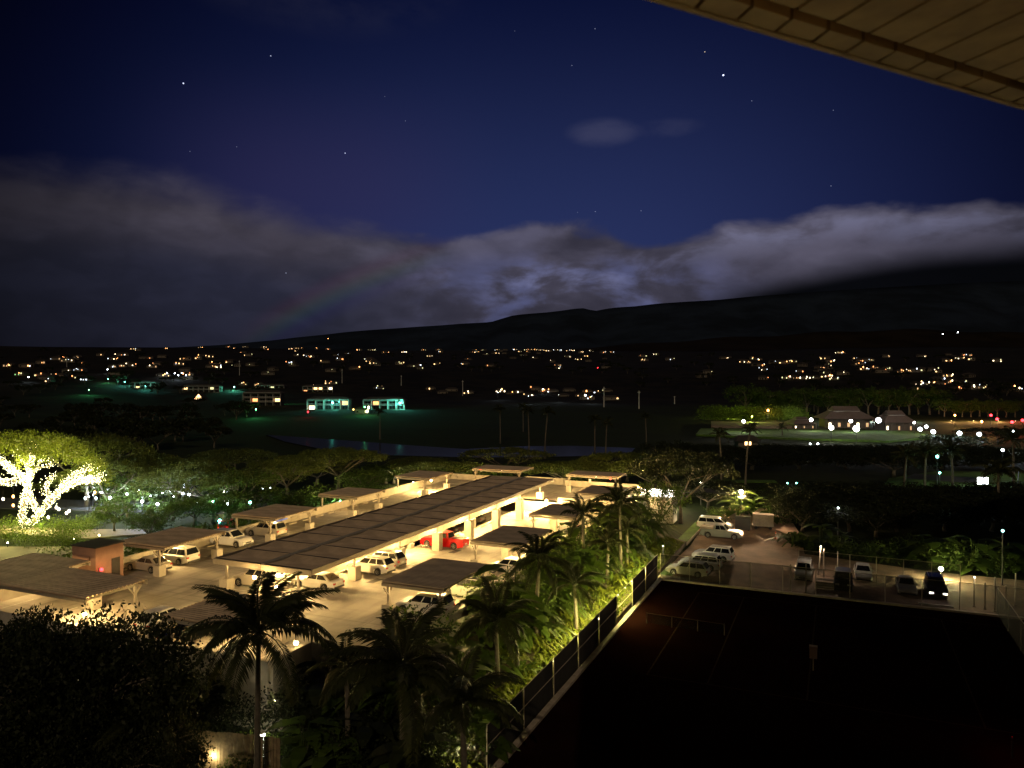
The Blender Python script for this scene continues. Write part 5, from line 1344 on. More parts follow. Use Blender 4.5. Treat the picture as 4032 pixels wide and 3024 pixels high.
# --- the tree wound with fairy lights
FT = empty('fairy_light_tree', (0, 0, 0), 0, 'wide yellow-green tree with trunk and limbs wound in glowing fairy lights', 'tree')
fb = PD(112, 2080, 114); FT.location = (fb.x, fb.y, -3.5)
tw = MB(); bw = MB(); rf = random.Random(3)
def FP(px, py, dd=0): p = PD(px, py, 114 + dd); return Vector((p.x - fb.x, p.y - fb.y, p.z + 3.5))
limbs = [([(100, 2075), (85, 2030), (95, 1975), (110, 1930), (100, 1890)], .36, 0), ([(110, 2075), (150, 2030), (200, 1970), (235, 1930), (270, 1905), (330, 1890), (400, 1885)], .36, -2), ([(100, 1940), (125, 1965), (140, 2010)], .30, -.5),
         ([(100, 1890), (60, 1860), (25, 1830), (-20, 1790)], .32, 2), ([(100, 1900), (120, 1875), (110, 1845), (130, 1800)], .3, 0), ([(200, 1975), (180, 1930), (190, 1890), (215, 1870)], .2, 1.5), ([(245, 1915), (280, 1880), (330, 1845), (385, 1830)], .22, -2),
         ([(60, 1890), (20, 1900), (-30, 1880)], .25, 3), ([(115, 1860), (150, 1840), (190, 1838), (225, 1812)], .14, 1), ([(300, 1895), (350, 1880), (410, 1868)], .12, -4), ([(110, 1845), (85, 1800), (60, 1770)], .13, 2), ([(150, 1830), (165, 1810), (195, 1818)], .1, -1), ([(120, 1800), (125, 1765), (135, 1745)], .1, 0)]
for pts, r0, dd in limbs:
    q = [FP(x, y, dd * (i / max(1, len(pts) - 1))) for i, (x, y) in enumerate(pts)]
    tw.tube(q, [r0 * (1 - .55 * i / (len(q) - 1)) for i in range(len(q))], 8)
    dens = 62 if r0 > .28 else (34 if r0 > .19 else 12)
    for (a, b) in zip(q, q[1:]):
        for j in range(int((b - a).length * dens)):
            t = rf.random(); p = a.lerp(b, t); v = Vector((rf.gauss(0, 1), rf.gauss(0, 1), rf.gauss(0, 1))).normalized()
            sprd = r0 * (1.08 if r0 > .28 else 1.5) + (abs(rf.gauss(0, .22)) if r0 > .28 else abs(rf.gauss(0, .32)))
            p = p + v * sprd; s = rf.uniform(.022, .05)
            i0 = len(bw.v); bw.v += [(p.x - s, p.y, p.z), (p.x + s, p.y, p.z), (p.x, p.y - s, p.z), (p.x, p.y + s, p.z), (p.x, p.y, p.z - s), (p.x, p.y, p.z + s)]
            for f in ((0, 2, 5), (2, 1, 5), (1, 3, 5), (3, 0, 5), (2, 0, 4), (1, 2, 4), (3, 1, 4), (0, 3, 4)): bw.f.append(tuple(i0 + k for k in f))
tw.build('trunk', 'bark', FT, smooth=True)
tag(bw.build('fairy_lights', 'fairy', FT), kind='stuff')
lw = MB()
for k in range(330):
    px = rf.uniform(-260, 425); u = (px - 100) / 330
    if abs(u) > 1.08: continue
    topy = 1688 + 175 * abs(u) ** 3.0; py = topy + rf.uniform(12, 60 + 110 * (1 - abs(u)) * rf.random())
    dd = rf.uniform(-9, 9) * math.sqrt(max(0.05, 1 - min(1, abs(u)) ** 2))
    c = FP(px, py, dd); leafquads(lw, c, rf.uniform(.8, 1.5), 52, .34, .55, rf)
me = mesh_of(lw, 'crown', 'leafy'); inst('crown', me, FT)
for (px, py, dd, pw) in ((110, 1880, -1, 700), (240, 1930, -3, 650), (60, 1830, 0, 650), (330, 1890, -3, 450), (200, 1850, -2, 450), (120, 2040, -2, 350), (-60, 1860, 0, 500)):
    lamp('fairy_glow', tuple(FP(px, py, dd)), pw * 6.5, (1, .90, .30), .7, FT)
for k, (px, py) in enumerate(((12, 1965), (52, 1955), (52, 1990), (190, 2037), (222, 1998), (232, 2005), (262, 2020), (272, 2012), (373, 1939))):
    p = PD(px, py, 110); r = empty('hanging_lantern', tuple(p), 0, 'glowing glass lantern hanging from the fairy-light tree', 'lantern', 'lanterns hanging from the fairy-light tree')
    MB().ball((0, 0, 0), .17, 8, 6, 1.35).build('globe', 'hang' if k not in (1, 2, 8) else 'lampo', r); MB().tube([(0, 0, .2), (0, 0, 2.6)], .012, 4).build('cord', 'black', r)
# ------------------------------------------------------------------ street and park lamps
def globe_lamp(px, py, h, m, col, power, label, r_=.22, group=None, zg=None, twin=False, pole=True, dep=None, radius=.3):
    if dep: p = PD(px, py, dep); zg_ = p.z - h
    elif zg is None and py < 1700:
        p = PG(px, py, h); zg_ = p.z - h
    else:
        zg_ = -3.5 if zg is None else zg; p = P(px, py, zg_ + h)
    r = empty('lamp_post', (p.x, p.y, zg_), YAW, label, 'street lamp', group)
    if pole: MB().tube([(0, 0, 0), (0, 0, h - r_)], [.09, .05], 6).build('pole', 'blackm', r)
    xs_ = (-.75, .75) if twin else (0,)
    if twin: MB().beam((-.8, 0, h - .3), (.8, 0, h - .3), .07).build('cross_arm', 'blackm', r)
    for x in xs_:
        MB().ball((x, 0, h), r_, 10, 7).build('globe', m, r)
        if power: lamp('lamp_light', (x, -.45, h + .05), power / len(xs_), col, radius, r)
    return r
WH = (1, .95, .84); GRN = (.12, 1, .30); TL = (.15, 1, .75); ORG = (1, .5, .16)
globe_lamp(2918, 1937, 4.2, 'lampcw', (1, .64, .34), 21000, 'brilliant warm lamp above the shrubs at the far end of the car park', .34)
globe_lamp(2611, 2150, 2.6, 'hang', (1, .85, .6), 420, 'slim white post lamp at the corner of the lower car park', .07, zg=-3.5)
globe_lamp(3705, 2240, 3.2, 'lampcw', (1, .93, .42), 2800, 'yellow-green glowing lamp in the shrubs behind the car park', .24, dep=86)
globe_lamp(865, 2050, 4.0, 'lampt', TL, 420, 'teal lamp above the red car, left of the garage', .22, dep=112)
globe_lamp(1050, 1921, 4.5, 'lampc', COOL, 150, 'twin white globe lamp among the trees behind the left carports', .2, twin=True, dep=150)
globe_lamp(1628, 1900, 3.8, 'lampc', COOL, 120, 'cool white lamp under the far left carport', .18, dep=150)
for k, (px, py, pw, lb) in enumerate(((560, 1975, 700, 'brightest white street lamp under the trees'), (435, 1960, 380, 'white street lamp near the fairy-light tree'), (500, 1945, 380, 'white lamp between two street trees'), (592, 1952, 300, 'small white lamp right of the brightest one'),
                                  (720, 1943, 260, 'white lamp left of the pale tree trunk'), (745, 1948, 260, 'white lamp right of the pale tree trunk'), (370, 1925, 380, 'white street lamp behind the fairy-light limbs'), (840, 1975, 120, 'teal-white lamp sign behind the left carports'),
                                  (985, 1978, 160, 'greenish lamp behind the dense round tree'), (1340, 1975, 330, 'green-white glow behind the third left carport'), (620, 1985, 300, 'white lamp shining on the grass island'))):
    globe_lamp(px, py, 3.2, 'lampc' if k not in (7, 8, 9) else 'lampt', COOL if k not in (7, 8, 9) else (.6, 1, .7), pw * 3.5, lb, .20)
for (px, py, lb) in ((160, 2110, 'garden spot in the bed, left part'), (290, 2125, 'garden spot in the bed, right part'), (30, 2140, 'garden spot at the left picture edge'), (390, 2110, 'garden spot by the tan path')):
    p = P(px, py, -3.0); r = empty('garden_spot', (p.x, p.y, -3.5), 0, lb, 'garden light', 'garden spots under the fairy-light tree')
    MB().tube([(0, 0, 0), (0, 0, .5)], .06, 6).build('stake', 'black', r); MB().ball((0, 0, .6), .1).build('lens', 'lampw', r); lamp('spot_light', (0, 0, 2.0), 260, (.95, 1, .28), .3, r)
rw = random.Random(44)
for k in range(26):
    px = rw.uniform(330, 900); py = 1955 - 45 * math.sin((px - 330) / 570 * PI) * rw.random() + rw.uniform(-22, 30)
    h_ = rw.uniform(1.2, 3.2); p = P(px, py, -3.5 + h_); r = empty('street_light', (p.x, p.y, -3.5), 0, 'small cool white light under the street trees on the left', 'light', 'small lights of the treed street')
    MB().ball((0, 0, h_), rw.choice((.10, .14, .2)), 7, 5, rw.uniform(1, 1.8)).build('globe', rw.choice(('lampc', 'lampc', 'winc', 'lampcw')), r); MB().tube([(0, 0, 0), (0, 0, h_ - .1)], .04, 5).build('pole', 'blackm', r)
    if k % 3 == 0: lamp('street_glow', (0, -.4, h_), 300, (.8, .95, 1), .2, r)
# glowing panes stand in for yellow-lit paving left of the stair tower
for (px, py, lb) in ((95, 2222, 'left yellow-lit paving patch by the near left carport'), (178, 2208, 'right yellow-lit paving patch by the near left carport')):
    p = P(px, py, -3.4); r = empty('lit_paving_pane', (p.x, p.y, -3.5), .4, lb, 'lit patch', 'glowing panes for lit paving'); MB().box(-1.2, 1.2, -.9, .9, 0, .25).build('frame', 'kerb', r); MB().box(-1.1, 1.1, -.8, .8, .251, .30).build('pane', emat('lit_paving_glow', (.9, .78, .25), .7), r)
for k, (x, y, pw) in enumerate(((-82, 105, 700), (-88, 118, 600), (-84, 135, 500), (-76, 132, 500), (-70, 140, 900), (-60, 137, 1100), (-48, 139, 1200), (-36, 136, 1200), (-26, 131, 900), (-92, 96, 500), (-75, 112, 500))):
    r = empty('tree_fill_light', (x, y, -3.5), 0, 'added fill light among the trees behind the garage', 'light', 'added fill lights among the trees'); MB().tube([(0, 0, 0), (0, 0, .5)], .06, 6).build('stake', 'black', r); MB().ball((0, 0, .6), .08, 6, 4).build('lens', 'lampw', r)
    lamp('up_glow', (0, 0, 1.2), pw * 1.6, (1, .88, .42), .3, r)  # hidden lamps added to brighten the tree belt, standing in for deck spill
# slope lights
for k in range(17):
    y = 44.0 + k * 2.55; x = -19.05; pw = 14 + 165 * sm((y - 46) / 20)
    r = empty('fence_light', (x, y, -3.5), 0, 'small hooded light clipped inside the screened slope fence', 'light', 'hooded lights on the slope fence')
    MB().box(-.06, .06, -.06, .06, 2.50, 2.58).build('hood', 'black', r); MB().box(-.04, .04, -.04, .04, 2.46, 2.499).build('lens', 'hang', r)
    lamp('flood_light', (-.30, 0, 2.42), pw * 6, (1, .84, .26), .3, r)
r = empty('step_light', (-19.6, 65.2, -3.1), 0, 'low light that spills through the open fence bay onto the court kerb', 'light'); MB().box(-.1, .1, -.1, .1, 0, .9).build('post', 'black', r); MB().ball((0, 0, 1.0), .09).build('lens', 'lampw', r); lamp('step_glow', (.3, 0, 1.05), 260, WARM, .12, r)
# garden lamps at the bottom
r = empty('garden_lamp', tuple(P(1030, 2925, -2.6) + Vector((0, 0, -.9))), 0, 'glowing white garden lamp column at the bottom left', 'garden lamp'); MB().box(-.14, .14, -.14, .14, 0, 1.5).build('lit_column', 'lampcw', r); MB().box(-.2, .2, -.2, .2, 1.5, 1.58).build('cap', 'steel', r); lamp('garden_glow', (0, -.5, .9), 260, (1, .88, .45), .2, r)
for (px, py, z, pw, lb, s_) in ((280, 2695, 1.5, 26, 'small bright lamp seen through the black tree', .12), (1080, 2760, -1.0, 30, 'lamp hidden behind palms lighting the board fence', .06), (1830, 2960, -2.2, 190, 'low lamp lighting plants at the bottom middle', .06), (850, 2990, -2.9, 110, 'lamp lighting the board fence', .06),
                          (1700, 2800, -2.6, 120, 'low lamp at the foot of the slope', .05), (40, 2700, -1.0, 60, 'warm lamp behind the black tree at the left edge', .1), (200, 2900, -2.5, 50, 'low lamp under the black tree', .06)):
    p = P(px, py, z); r = empty('path_light', tuple(p), 0, lb, 'garden light'); MB().ball((0, 0, 0), s_).build('lens', 'lampw', r); MB().tube([(0, 0, -.1 - .9), (0, 0, -.1)], .03, 5).build('stake', 'black', r); lamp('path_glow', (0, -.3, .25), pw, (1, .82, .42), .15, r)
tag(MB().prism([(-41, 30), (-31, 31), (-31, 36), (-34, 37), (-42, 35.5)], -3.7, -3.52).build('garden_path', 'path'), kind='structure')
# red court glow at the lower right
r = empty('court_red_lamp', tuple(P(3985, 2985, -3.5)), 0, 'low red lamp glowing on the court at the lower right corner', 'lamp'); MB().tube([(0, 0, 0), (0, 0, 1.2)], .05, 6).build('post', 'black', r); MB().ball((0, 0, 1.3), .03).build('lens', 'taill', r); lamp('red_glow', (0, 0, 2.4), 55, (1, .05, .03), .2, r)

# ------------------------------------------------------------------ clubhouse across the golf course
def hiproof(w, x0, x1, y0, y1, z0, z1, rx, ry=.02):
    cx, cy = (x0 + x1) / 2, (y0 + y1) / 2; i = len(w.v)
    w.v += [(x0, y0, z0), (x1, y0, z0), (x1, y1, z0), (x0, y1, z0), (cx - rx, cy - ry, z1), (cx + rx, cy - ry, z1), (cx + rx, cy + ry, z1), (cx - rx, cy + ry, z1)]
    for f in ((0, 1, 5, 4), (1, 2, 6, 5), (2, 3, 7, 6), (3, 0, 4, 7), (4, 5, 6, 7), (3, 2, 1, 0)): w.f.append(tuple(i + k for k in f))
    return w
def pavilion(px, py, wdt, h, label, lit='winb', curved=False, nwin=5):
    p = PG(px, py); r = empty('club_pavilion', (p.x, p.y, p.z), YAW - .05, label, 'building')
    x = wdt / 2
    MB().box(-x * .8, x * .8, 1, 11, 0, h * .45).build('wall', 'housewall', r)
    hiproof(MB(), -x, x, -.6, 12.6, h * .451, h * .78, x * .55, 2.6).build('lower_roof', 'clubroof', r)
    hiproof(MB(), -x * .52, x * .52, 2.8, 9.2, h * .80, h, x * .46, .4).build('upper_roof', 'clubroof', r)
    MB().box(-x * .5, x * .5, 3.2, 8.8, h * .70, h * .80).build('lantern_wall', 'whitewall', r)
    for k in range(nwin):
        xx = lerp(-x * .7, x * .7, k / (nwin - 1)); MB().box(xx - x * .045, xx + x * .045, .93, .99, h * .08, h * .26).build('window', lit if k % 3 == 0 else 'windim', r)
    for k in range(6):
        xx = lerp(-x * .9, x * .9, k / 5); MB().box(xx - .15, xx + .15, -.3, 0, 0, h * .45).build('column', 'housewall', r)
    return r
pavilion(3345, 1688, 22, 9.2, 'large clubhouse pavilion with two-tier roof on the lit lawn')
pavilion(3545, 1700, 13, 8.2, 'smaller clubhouse pavilion with peaked roof right of the large one', nwin=3)
pavilion(3170, 1690, 10, 4.8, 'low clubhouse wing with a white lit opening on the left', nwin=3)
CL = 'globe lamps round the clubhouse'
for k, (px, py, m, c, pw, r_, lb) in enumerate(((2928, 1659, 'lampcw', WH, 900, .6, 'white globe lamp at the left end of the lit lawn'), (3024, 1616, 'lampo', ORG, 1100, .55, 'orange globe lamp left of the clubhouse'), (3194, 1653, 'lampcw', WH, 1500, .65, 'white globe lamp before the low clubhouse wing'),
                                   (3273, 1684, 'lampcw', WH, 1500, .75, 'low bright globe lamp in front of the large pavilion'), (3350, 1658, 'lampcw', WH, 900, .6, 'globe lamp at the centre of the large pavilion'), (3372, 1688, 'lampcw', (1, .85, .65), 1700, .95, 'biggest warm-white globe before the large pavilion'),
                                   (3459, 1655, 'lampc', COOL, 2600, .95, 'dazzling cool globe lamp between the two pavilions'), (3600, 1664, 'lampcw', WH, 500, .4, 'small lamp right of the smaller pavilion'), (3647, 1680, 'lampc', COOL, 800, .5, 'cool lamp in the club car park, upper left'), (3623, 1690, 'lampc', COOL, 900, .6, 'cool lamp in the club car park, lower left'),
                                   (3675, 1700, 'lampc', COOL, 800, .6, 'cool lamp in the club car park, right'), (3778, 1706, 'lampc', COOL, 500, .6, 'cool lamp beyond the black trees'), (3856, 1710, 'lampc', COOL, 500, .55, 'cool lamp right of the black trees'))):
    globe_lamp(px, py, 5.0, m, c, pw * 4.2, lb, r_ * 1.05, CL, radius=.6)
for (px, py, lb) in ((2880, 1625, 'yellow-green hedge glow left end'), (2960, 1640, 'yellow-green hedge glow middle')):
    globe_lamp(px, py, 3.0, 'winy', (.85, 1, .12), 9000, 'hidden lamp in the ' + lb, .2, 'hedge lamps left of the clubhouse')
for k in range(16):
    px = 2795 + k * 24; p = PG(px, 1655); r = empty('lit_hedge_shrub', (p.x, p.y + 3, p.z), k, 'bright yellow-green shrub in the hedge left of the clubhouse', 'shrub', 'hedge shrubs left of the clubhouse'); inst('foliage', BUB[k % 2], r, sc=3.6)
for k in range(20):
    px = 2960 + k * 42; p = PG(px, 1640)
    dz_ = rg.uniform(1.1, 1.6); tree(PT_G[k % 2], (p.x - 5, p.y + 15 + 5 * (k % 2), p.z), k, dz_ * 1.45, 'grey-green tree in the row behind the clubhouse', 'trees behind the clubhouse')
for k, (px, c_, pw) in enumerate(((3150, (.9, 1, .6), 4500), (3290, (.8, 1, .75), 5500), (3440, (.8, .95, .9), 6500), (3590, (.85, 1, .7), 5500), (3760, ORG, 7000), (3850, ORG, 9000), (3950, ORG, 7000), (4020, (1, .12, .06), 5000))):
    p = PG(px, 1668); r = empty('tree_fill_light', (p.x, p.y + 12, p.z), 0, 'added fill light before the trees by the clubhouse', 'light', 'added fill lights by the clubhouse trees'); MB().tube([(0, 0, 0), (0, 0, .5)], .1, 6).build('stake', 'black', r); MB().ball((0, 0, .6), .1, 6, 4).build('lens', 'winb', r)
    lamp('up_glow', (0, -2, 2.2), pw, c_, .5, r)  # lamps added to bring up the dark trees and the orange bank
tag(MB().prism([(P(px, py, -3.2).x, P(px, py, -3.2).y) for px, py in ((2740, 1712), (3150, 1728), (3500, 1738), (3680, 1722), (3680, 1700), (3400, 1696), (2760, 1688))], -3.9, -3.0).build('lawn', 'grassl'), kind='structure')
tag(MB().prism([(P(px, py, -2.5).x, P(px, py, -2.5).y) for px, py in ((2800, 1678), (3120, 1682), (3120, 1664), (2800, 1660))], -3.2, -2.3).build('club_forecourt', 'path'), kind='structure')
tag(MB().prism([(P(px, py, -3.2).x, P(px, py, -3.2).y) for px, py in ((3470, 1925), (4100, 1940), (4100, 1860), (3700, 1850), (3500, 1880))], -3.6, -3.38).build('lawn', 'grassl'), kind='structure')
tag(MB().prism([(P(px, py, -3.2).x, P(px, py, -3.2).y) for px, py in ((3560, 1880), (3850, 1900), (3860, 1880), (3600, 1862))], -3.37, -3.36).build('service_road', 'road'), kind='structure')
# small buildings and lamps at the right
r = empty('lit_gable_hut', tuple(PG(2945, 1760)), YAW, 'small hut with a warm lit gable under the leaning palm', 'hut'); MB().box(-3, 3, 0, 4, 0, 1.9).build('wall', 'housewall', r); hiproof(MB(), -4.2, 4.2, -1, 5, 1.9, 3.6, 2.4).build('roof', 'houseroof', r); MB().box(-1.0, 1.0, -.06, -.01, .6, 1.7).build('window', 'winw', r)
for (px, py, h, m, c, pw, s_, lb, tw_) in ((3690, 1798, 6, 'lampt', (.7, 1, .95), 240, .3, 'tall teal-white lamp left of the umbrella tree', False), (3948, 1772, 6, 'lampc', COOL, 240, .3, 'white lamp at the far right above the palms', False), (3948, 2090, 6, 'lampt', (.8, 1, .95), 60, .14, 'tall thin lamp post with a small head at the right', False),
                                  (3118, 1902, 5, 'lampt', (.6, 1, .8), 25, .12, 'small twin lamp right of the bright lamp', True), (3190, 1748, 4, 'lampc', COOL, 50, .22, 'faint lamp below the clubhouse lawn, left', False), (3220, 1748, 4, 'lampc', COOL, 50, .25, 'faint lamp below the clubhouse lawn, right', False), (3700, 1862, 4, 'lampt', (.6, 1, .6), 500, .2, 'lamp lighting the pale green lawn', False), (4010, 1850, 4, 'lampc', COOL, 350, .2, 'lamp at the right edge of the pale green lawn', False),
                                  (2760, 1900, 4, 'lampcw', (.95, 1, .6), 380, .15, 'lamp over the strip of far road behind the dark tree', False), (3300, 2000, 4, 'lampc', (.9, .85, 1), 90, .12, 'lamp over the pale road behind the black forked tree', False)):
    globe_lamp(px, py, h, m, c, pw, lb, s_, twin=tw_)
p = P(3870, 1898, -2.6); r = empty('light_box_sign', (p.x, p.y, -3.5), YAW, 'bright white light-box sign on the pale green lawn', 'sign'); MB().box(-1.0, 1.0, -.15, .15, .5, 1.8).build('light_panel', 'lampc', r); MB().box(-1.1, 1.1, .152, .3, .4, 1.9).build('frame', 'steel', r); lamp('sign_light', (0, -1.0, 1.2), 260, COOL, .4, r)
# traffic signals and tail lights at the right
for k, (px, py, m, lb) in enumerate(((3902, 1635, 'lampr', 'largest red traffic signal at the right'), (3926, 1650, 'lampr', 'red traffic signal just right of the largest'), (3985, 1662, 'lampr', 'small red signal before the orange bank'), (4026, 1655, 'lampr', 'red signal at the right picture edge'), (3865, 1660, 'lampo', 'orange street lamp left of the red signals'), (3760, 1635, 'lampo', 'orange street lamp lighting the bank'), (3990, 1700, 'lampc', 'white lamp below the red signals'))):
    globe_lamp(px, py, 5.5, m, (1, .06, .05) if m == 'lampr' else (ORG if m == 'lampo' else COOL), 1600 if m == 'lampr' else 5200, lb, .5 if m == 'lampr' else .4, 'signals and lamps at the right road')
for k in range(9):
    p = PG(3735 + k * 36, 1650); tree(PT_G[k % 2], (p.x, p.y + 16, p.z), k, 1.25, 'orange-lit tree on the bank beside the road at the right', 'orange-lit trees at the right')

# ------------------------------------------------------------------ condominiums with balconies across the course
def condo(px, py, nb, storeys, label, lit=(), bay=5.2, yaw=0.0, tealm='whitewall'):
    p = PG(px, py); r = empty('apartment_block', (p.x, p.y, p.z - .3), YAW + yaw, label, 'apartment block')
    L_ = nb * bay; H_ = storeys * 2.9
    MB().box(-L_ / 2, L_ / 2, 2.2, 10, 0, H_ + .3).build('wall', 'housewall', r)
    hiproof(MB(), -L_ / 2 - 1, L_ / 2 + 1, -.4, 11, H_ + .3, H_ + 2.4, L_ / 2 - 3).build('roof', 'houseroof', r)
    for s_ in range(storeys + 1):
        MB().box(-L_ / 2, L_ / 2, 0, 2.19, s_ * 2.9 - .001, s_ * 2.9 + .2).build('balcony_floor', 'whitewall', r)
        if 0 < s_ < storeys + 1: MB().box(-L_ / 2, L_ / 2, -.06, -.002, s_ * 2.9 + .75, s_ * 2.9 + .95).build('balcony_rail', 'whitewall', r)
    for b in range(nb + 1):
        x = -L_ / 2 + b * bay
        MB().box(x - .12, x + .12, -.02, 2.0, 0, H_ + .2).build('party_wall', 'whitewall', r)
    for b in range(nb):
        for s_ in range(storeys):
            x = -L_ / 2 + (b + .5) * bay
            w_ = MB().box(x - 1.7, x + 1.7, 2.12, 2.18, s_ * 2.9 + .3, s_ * 2.9 + 2.4)
            m_ = dict(lit).get((b, s_), 'glass'); w_.build('window', m_, r)
            MB().box(x - .05, x + .05, 2.08, 2.118, s_ * 2.9 + .3, s_ * 2.9 + 2.4).build('mullion', 'housewall', r)
    return r
condo(560, 1530, 5, 2, 'white-railed apartment block lit teal, leftmost on the course edge', [((1, 0), 'winw')])
condo(790, 1545, 7, 2, 'long apartment block behind the A-frame, in teal lamp light', [((0, 1), 'winw'), ((5, 1), 'winy')])
condo(1030, 1598, 5, 3, 'apartment block beside the bright green lamp, nearest the pond', [((1, 1), 'wino'), ((4, 1), 'winw')])
condo(1290, 1612, 5, 2, 'apartment block with an orange lit window and red glow', [((4, 1), 'wino'), ((0, 0), 'winb')])
condo(1510, 1612, 5, 2, 'apartment block right of the dark gap, teal lamp on its right', [((1, 1), 'wino')])
condo(1060, 1530, 6, 1, 'low pale block with terrace railing behind the green lamp', [((0, 0), 'winy'), ((3, 0), 'winy')])
condo(1250, 1545, 6, 2, 'block with gabled red-brown roofs and many warm windows', [((0, 0), 'wino'), ((2, 1), 'winw'), ((3, 1), 'winw'), ((5, 1), 'winb')])
p = PG(782, 1575); r = empty('a_frame_house', (p.x, p.y, p.z), YAW, 'A-frame house with a glowing triangular window', 'house')
w = MB(); w.v = [(-5.5, 0, 0), (5.5, 0, 0), (0, 0, 6.5), (-5.5, 8, 0), (5.5, 8, 0), (0, 8, 6.5)]; w.f = [(0, 1, 2), (3, 5, 4), (0, 2, 5, 3), (1, 4, 5, 2)]; w.build('roof', 'houseroof', r)
w = MB(); w.v = [(-4.0, -.05, .5), (4.0, -.05, .5), (0, -.05, 5.2)]; w.f = [(0, 1, 2)]; w.build('window', 'winw', r)
for x in (-1.4, 1.4): MB().box(x - .1, x + .1, -.12, -.06, .5, 3.4).build('mullion', 'houseroof', r)
MB().box(-3.2, 3.2, -.12, -.06, 2.0, 2.2).build('mullion', 'houseroof', r)
for k, (px, py, m, c, pw, lb) in enumerate(((492, 1503, 'lampt', TL, 2200, 'teal lamp at the far left apartment block'), (573, 1519, 'lampt', TL, 2200, 'teal lamp before the left apartment block'), (922, 1524, 'lampt', (.15, 1, .6), 3600, 'bright teal-green lamp over the long apartment block'),
                                      (1072, 1569, 'lampg', GRN, 4200, 'brightest green lamp shining on the lawn'), (1310, 1586, 'lampt', TL, 3200, 'teal lamp before the block with the orange window'), (1574, 1587, 'lampt', TL, 3000, 'teal lamp at the right end of the apartment row'), (1008, 1612, 'lampg', GRN, 500, 'small green lamp at lawn level'),
                                      (425, 1492, 'lampg', GRN, 900, 'green lamp at the left end of the course'), (350, 1535, 'winy', GRN, 900, 'dim green lamp on the left fairway'), (1436, 1603, 'lampg', GRN, 700, 'small green lamp beside the dark gap'))):
    globe_lamp(px, py, 4.2, m, c, pw * 5.5, lb, .62 if pw > 900 else .3, 'green and teal lamps at the apartments', radius=.8)
globe_lamp(1213, 1622, 2.5, 'lampr', (1, .05, .05), 500, 'dim red lamp on the lawn before the apartments', .35)
# poles
for k, (px, yt, yb, lb) in enumerate(((1347, 1452, 1510, 'pale mast above the gabled roofs'), (1580, 1478, 1522, 'short pale mast right of the first'), (1822, 1497, 1563, 'thick pale mast before the mid row of houses'), (2378, 1523, 1603, 'tall white mast, brightest of all'), (2516, 1538, 1610, 'white mast right of the brightest'), (2656, 1560, 1592, 'small white mast with a wide foot'), (943, 1418, 1480, 'thin mast among the town lights'), (263, 1405, 1445, 'grey mast at the far left of town'))):
    p = PG(px, yb); dep = (p - CAM).dot(Fv); h = (yb - yt) / FPX * dep
    r = empty('utility_mast', tuple(p), 0, lb, 'mast', 'masts across the golf course'); MB().tube([(0, 0, 0), (0, 0, h)], [.36, .22], 6).build('pole', emat('mast_paint_lit', (.30, .30, .28), .10) if False else 'whitewall', r); MB().box(-.9, .9, -.1, .1, h * .9, h * .93).build('cross_arm', 'whitewall', r)

# ------------------------------------------------------------------ the town on the slope: houses with lit windows
def house_proto(seed, lit, W_=11, D_=8, nwin=3, big=False):
    rr = random.Random(seed); ms = {}
    ms['wall'] = mesh_of(MB().box(-W_ / 2, W_ / 2, 0, D_, -1.0, 3.0), 'wall', 'housewall')
    ms['roof'] = mesh_of(hiproof(MB(), -W_ / 2 - .7, W_ / 2 + .7, -.7, D_ + .7, 3.0, 4.9, W_ / 2 - 3), 'roof', 'houseroof')
    wins = []
    for k in range(nwin):
        x = lerp(-W_ / 2 + 1.8, W_ / 2 - 1.8, k / max(1, nwin - 1)) + rr.uniform(-.6, .6)
        on = lit and (k == seed % nwin or rr.random() < .12); hw = rr.uniform(.35, .95); z0 = rr.uniform(.1, .9)
        wins.append((mesh_of(MB().box(x - hw, x + hw, -.08, -.01, z0, z0 + rr.uniform(1.0, 2.0)), 'window', lit if on else 'glass')))
    return ms, wins
PROT = {k: [house_proto(i * 7 + j, k, 9 + 1.5 * j, 8, 2 + j % 2) for j in range(6)] for i, k in enumerate(('winw', 'wino', 'winc', 'winy', 'wing', 'winr', 'winb', 'windim'))}
PROT['none'] = [house_proto(77 + j, None, 10 + 3 * j, 8, 3) for j in range(3)]
def house(p, k, label, group, sc=1.0, rot=0.0):
    r = empty('town_house', (p.x, p.y, p.z), YAW + rot, label, 'house', group)
    ms, wins = PROT[k][int(abs(p.x) * 7) % len(PROT[k])]
    inst('wall', ms['wall'], r, sc=sc); inst('roof', ms['roof'], r, sc=sc)
    for m_ in wins: inst('window', m_, r, sc=sc)
    hr = random.Random(int(p.x * 13 + p.y * 7))
    if not hasattr(house, 'pm'): house.pm = [mesh_of(MB().ball((0, 0, 0), q_, 6, 4, 1.5), 'porch_lamp', c_) for q_ in (.35, .6) for c_ in ('winw', 'wino', 'winb', 'winc', 'winy', 'lampo')]
    for _ in range(hr.choice((1, 1, 2, 3)) if k != 'none' else hr.choice((0, 1, 1))):
        inst('porch_lamp', hr.choice(house.pm), r, (hr.uniform(-7, 7) * sc, -hr.uniform(.5, 4), hr.uniform(1.2, 3.6)))
    return r
c7 = lambda x, y: (x / 1.4747, 1300 + y / 1.4747)
c8 = lambda x, y: (1300 + x / 1.58, 1250 + y / 1.58)
c9 = lambda x, y: (2600 + x / 1.5447, 1250 + y / 1.5447)
Hs = []
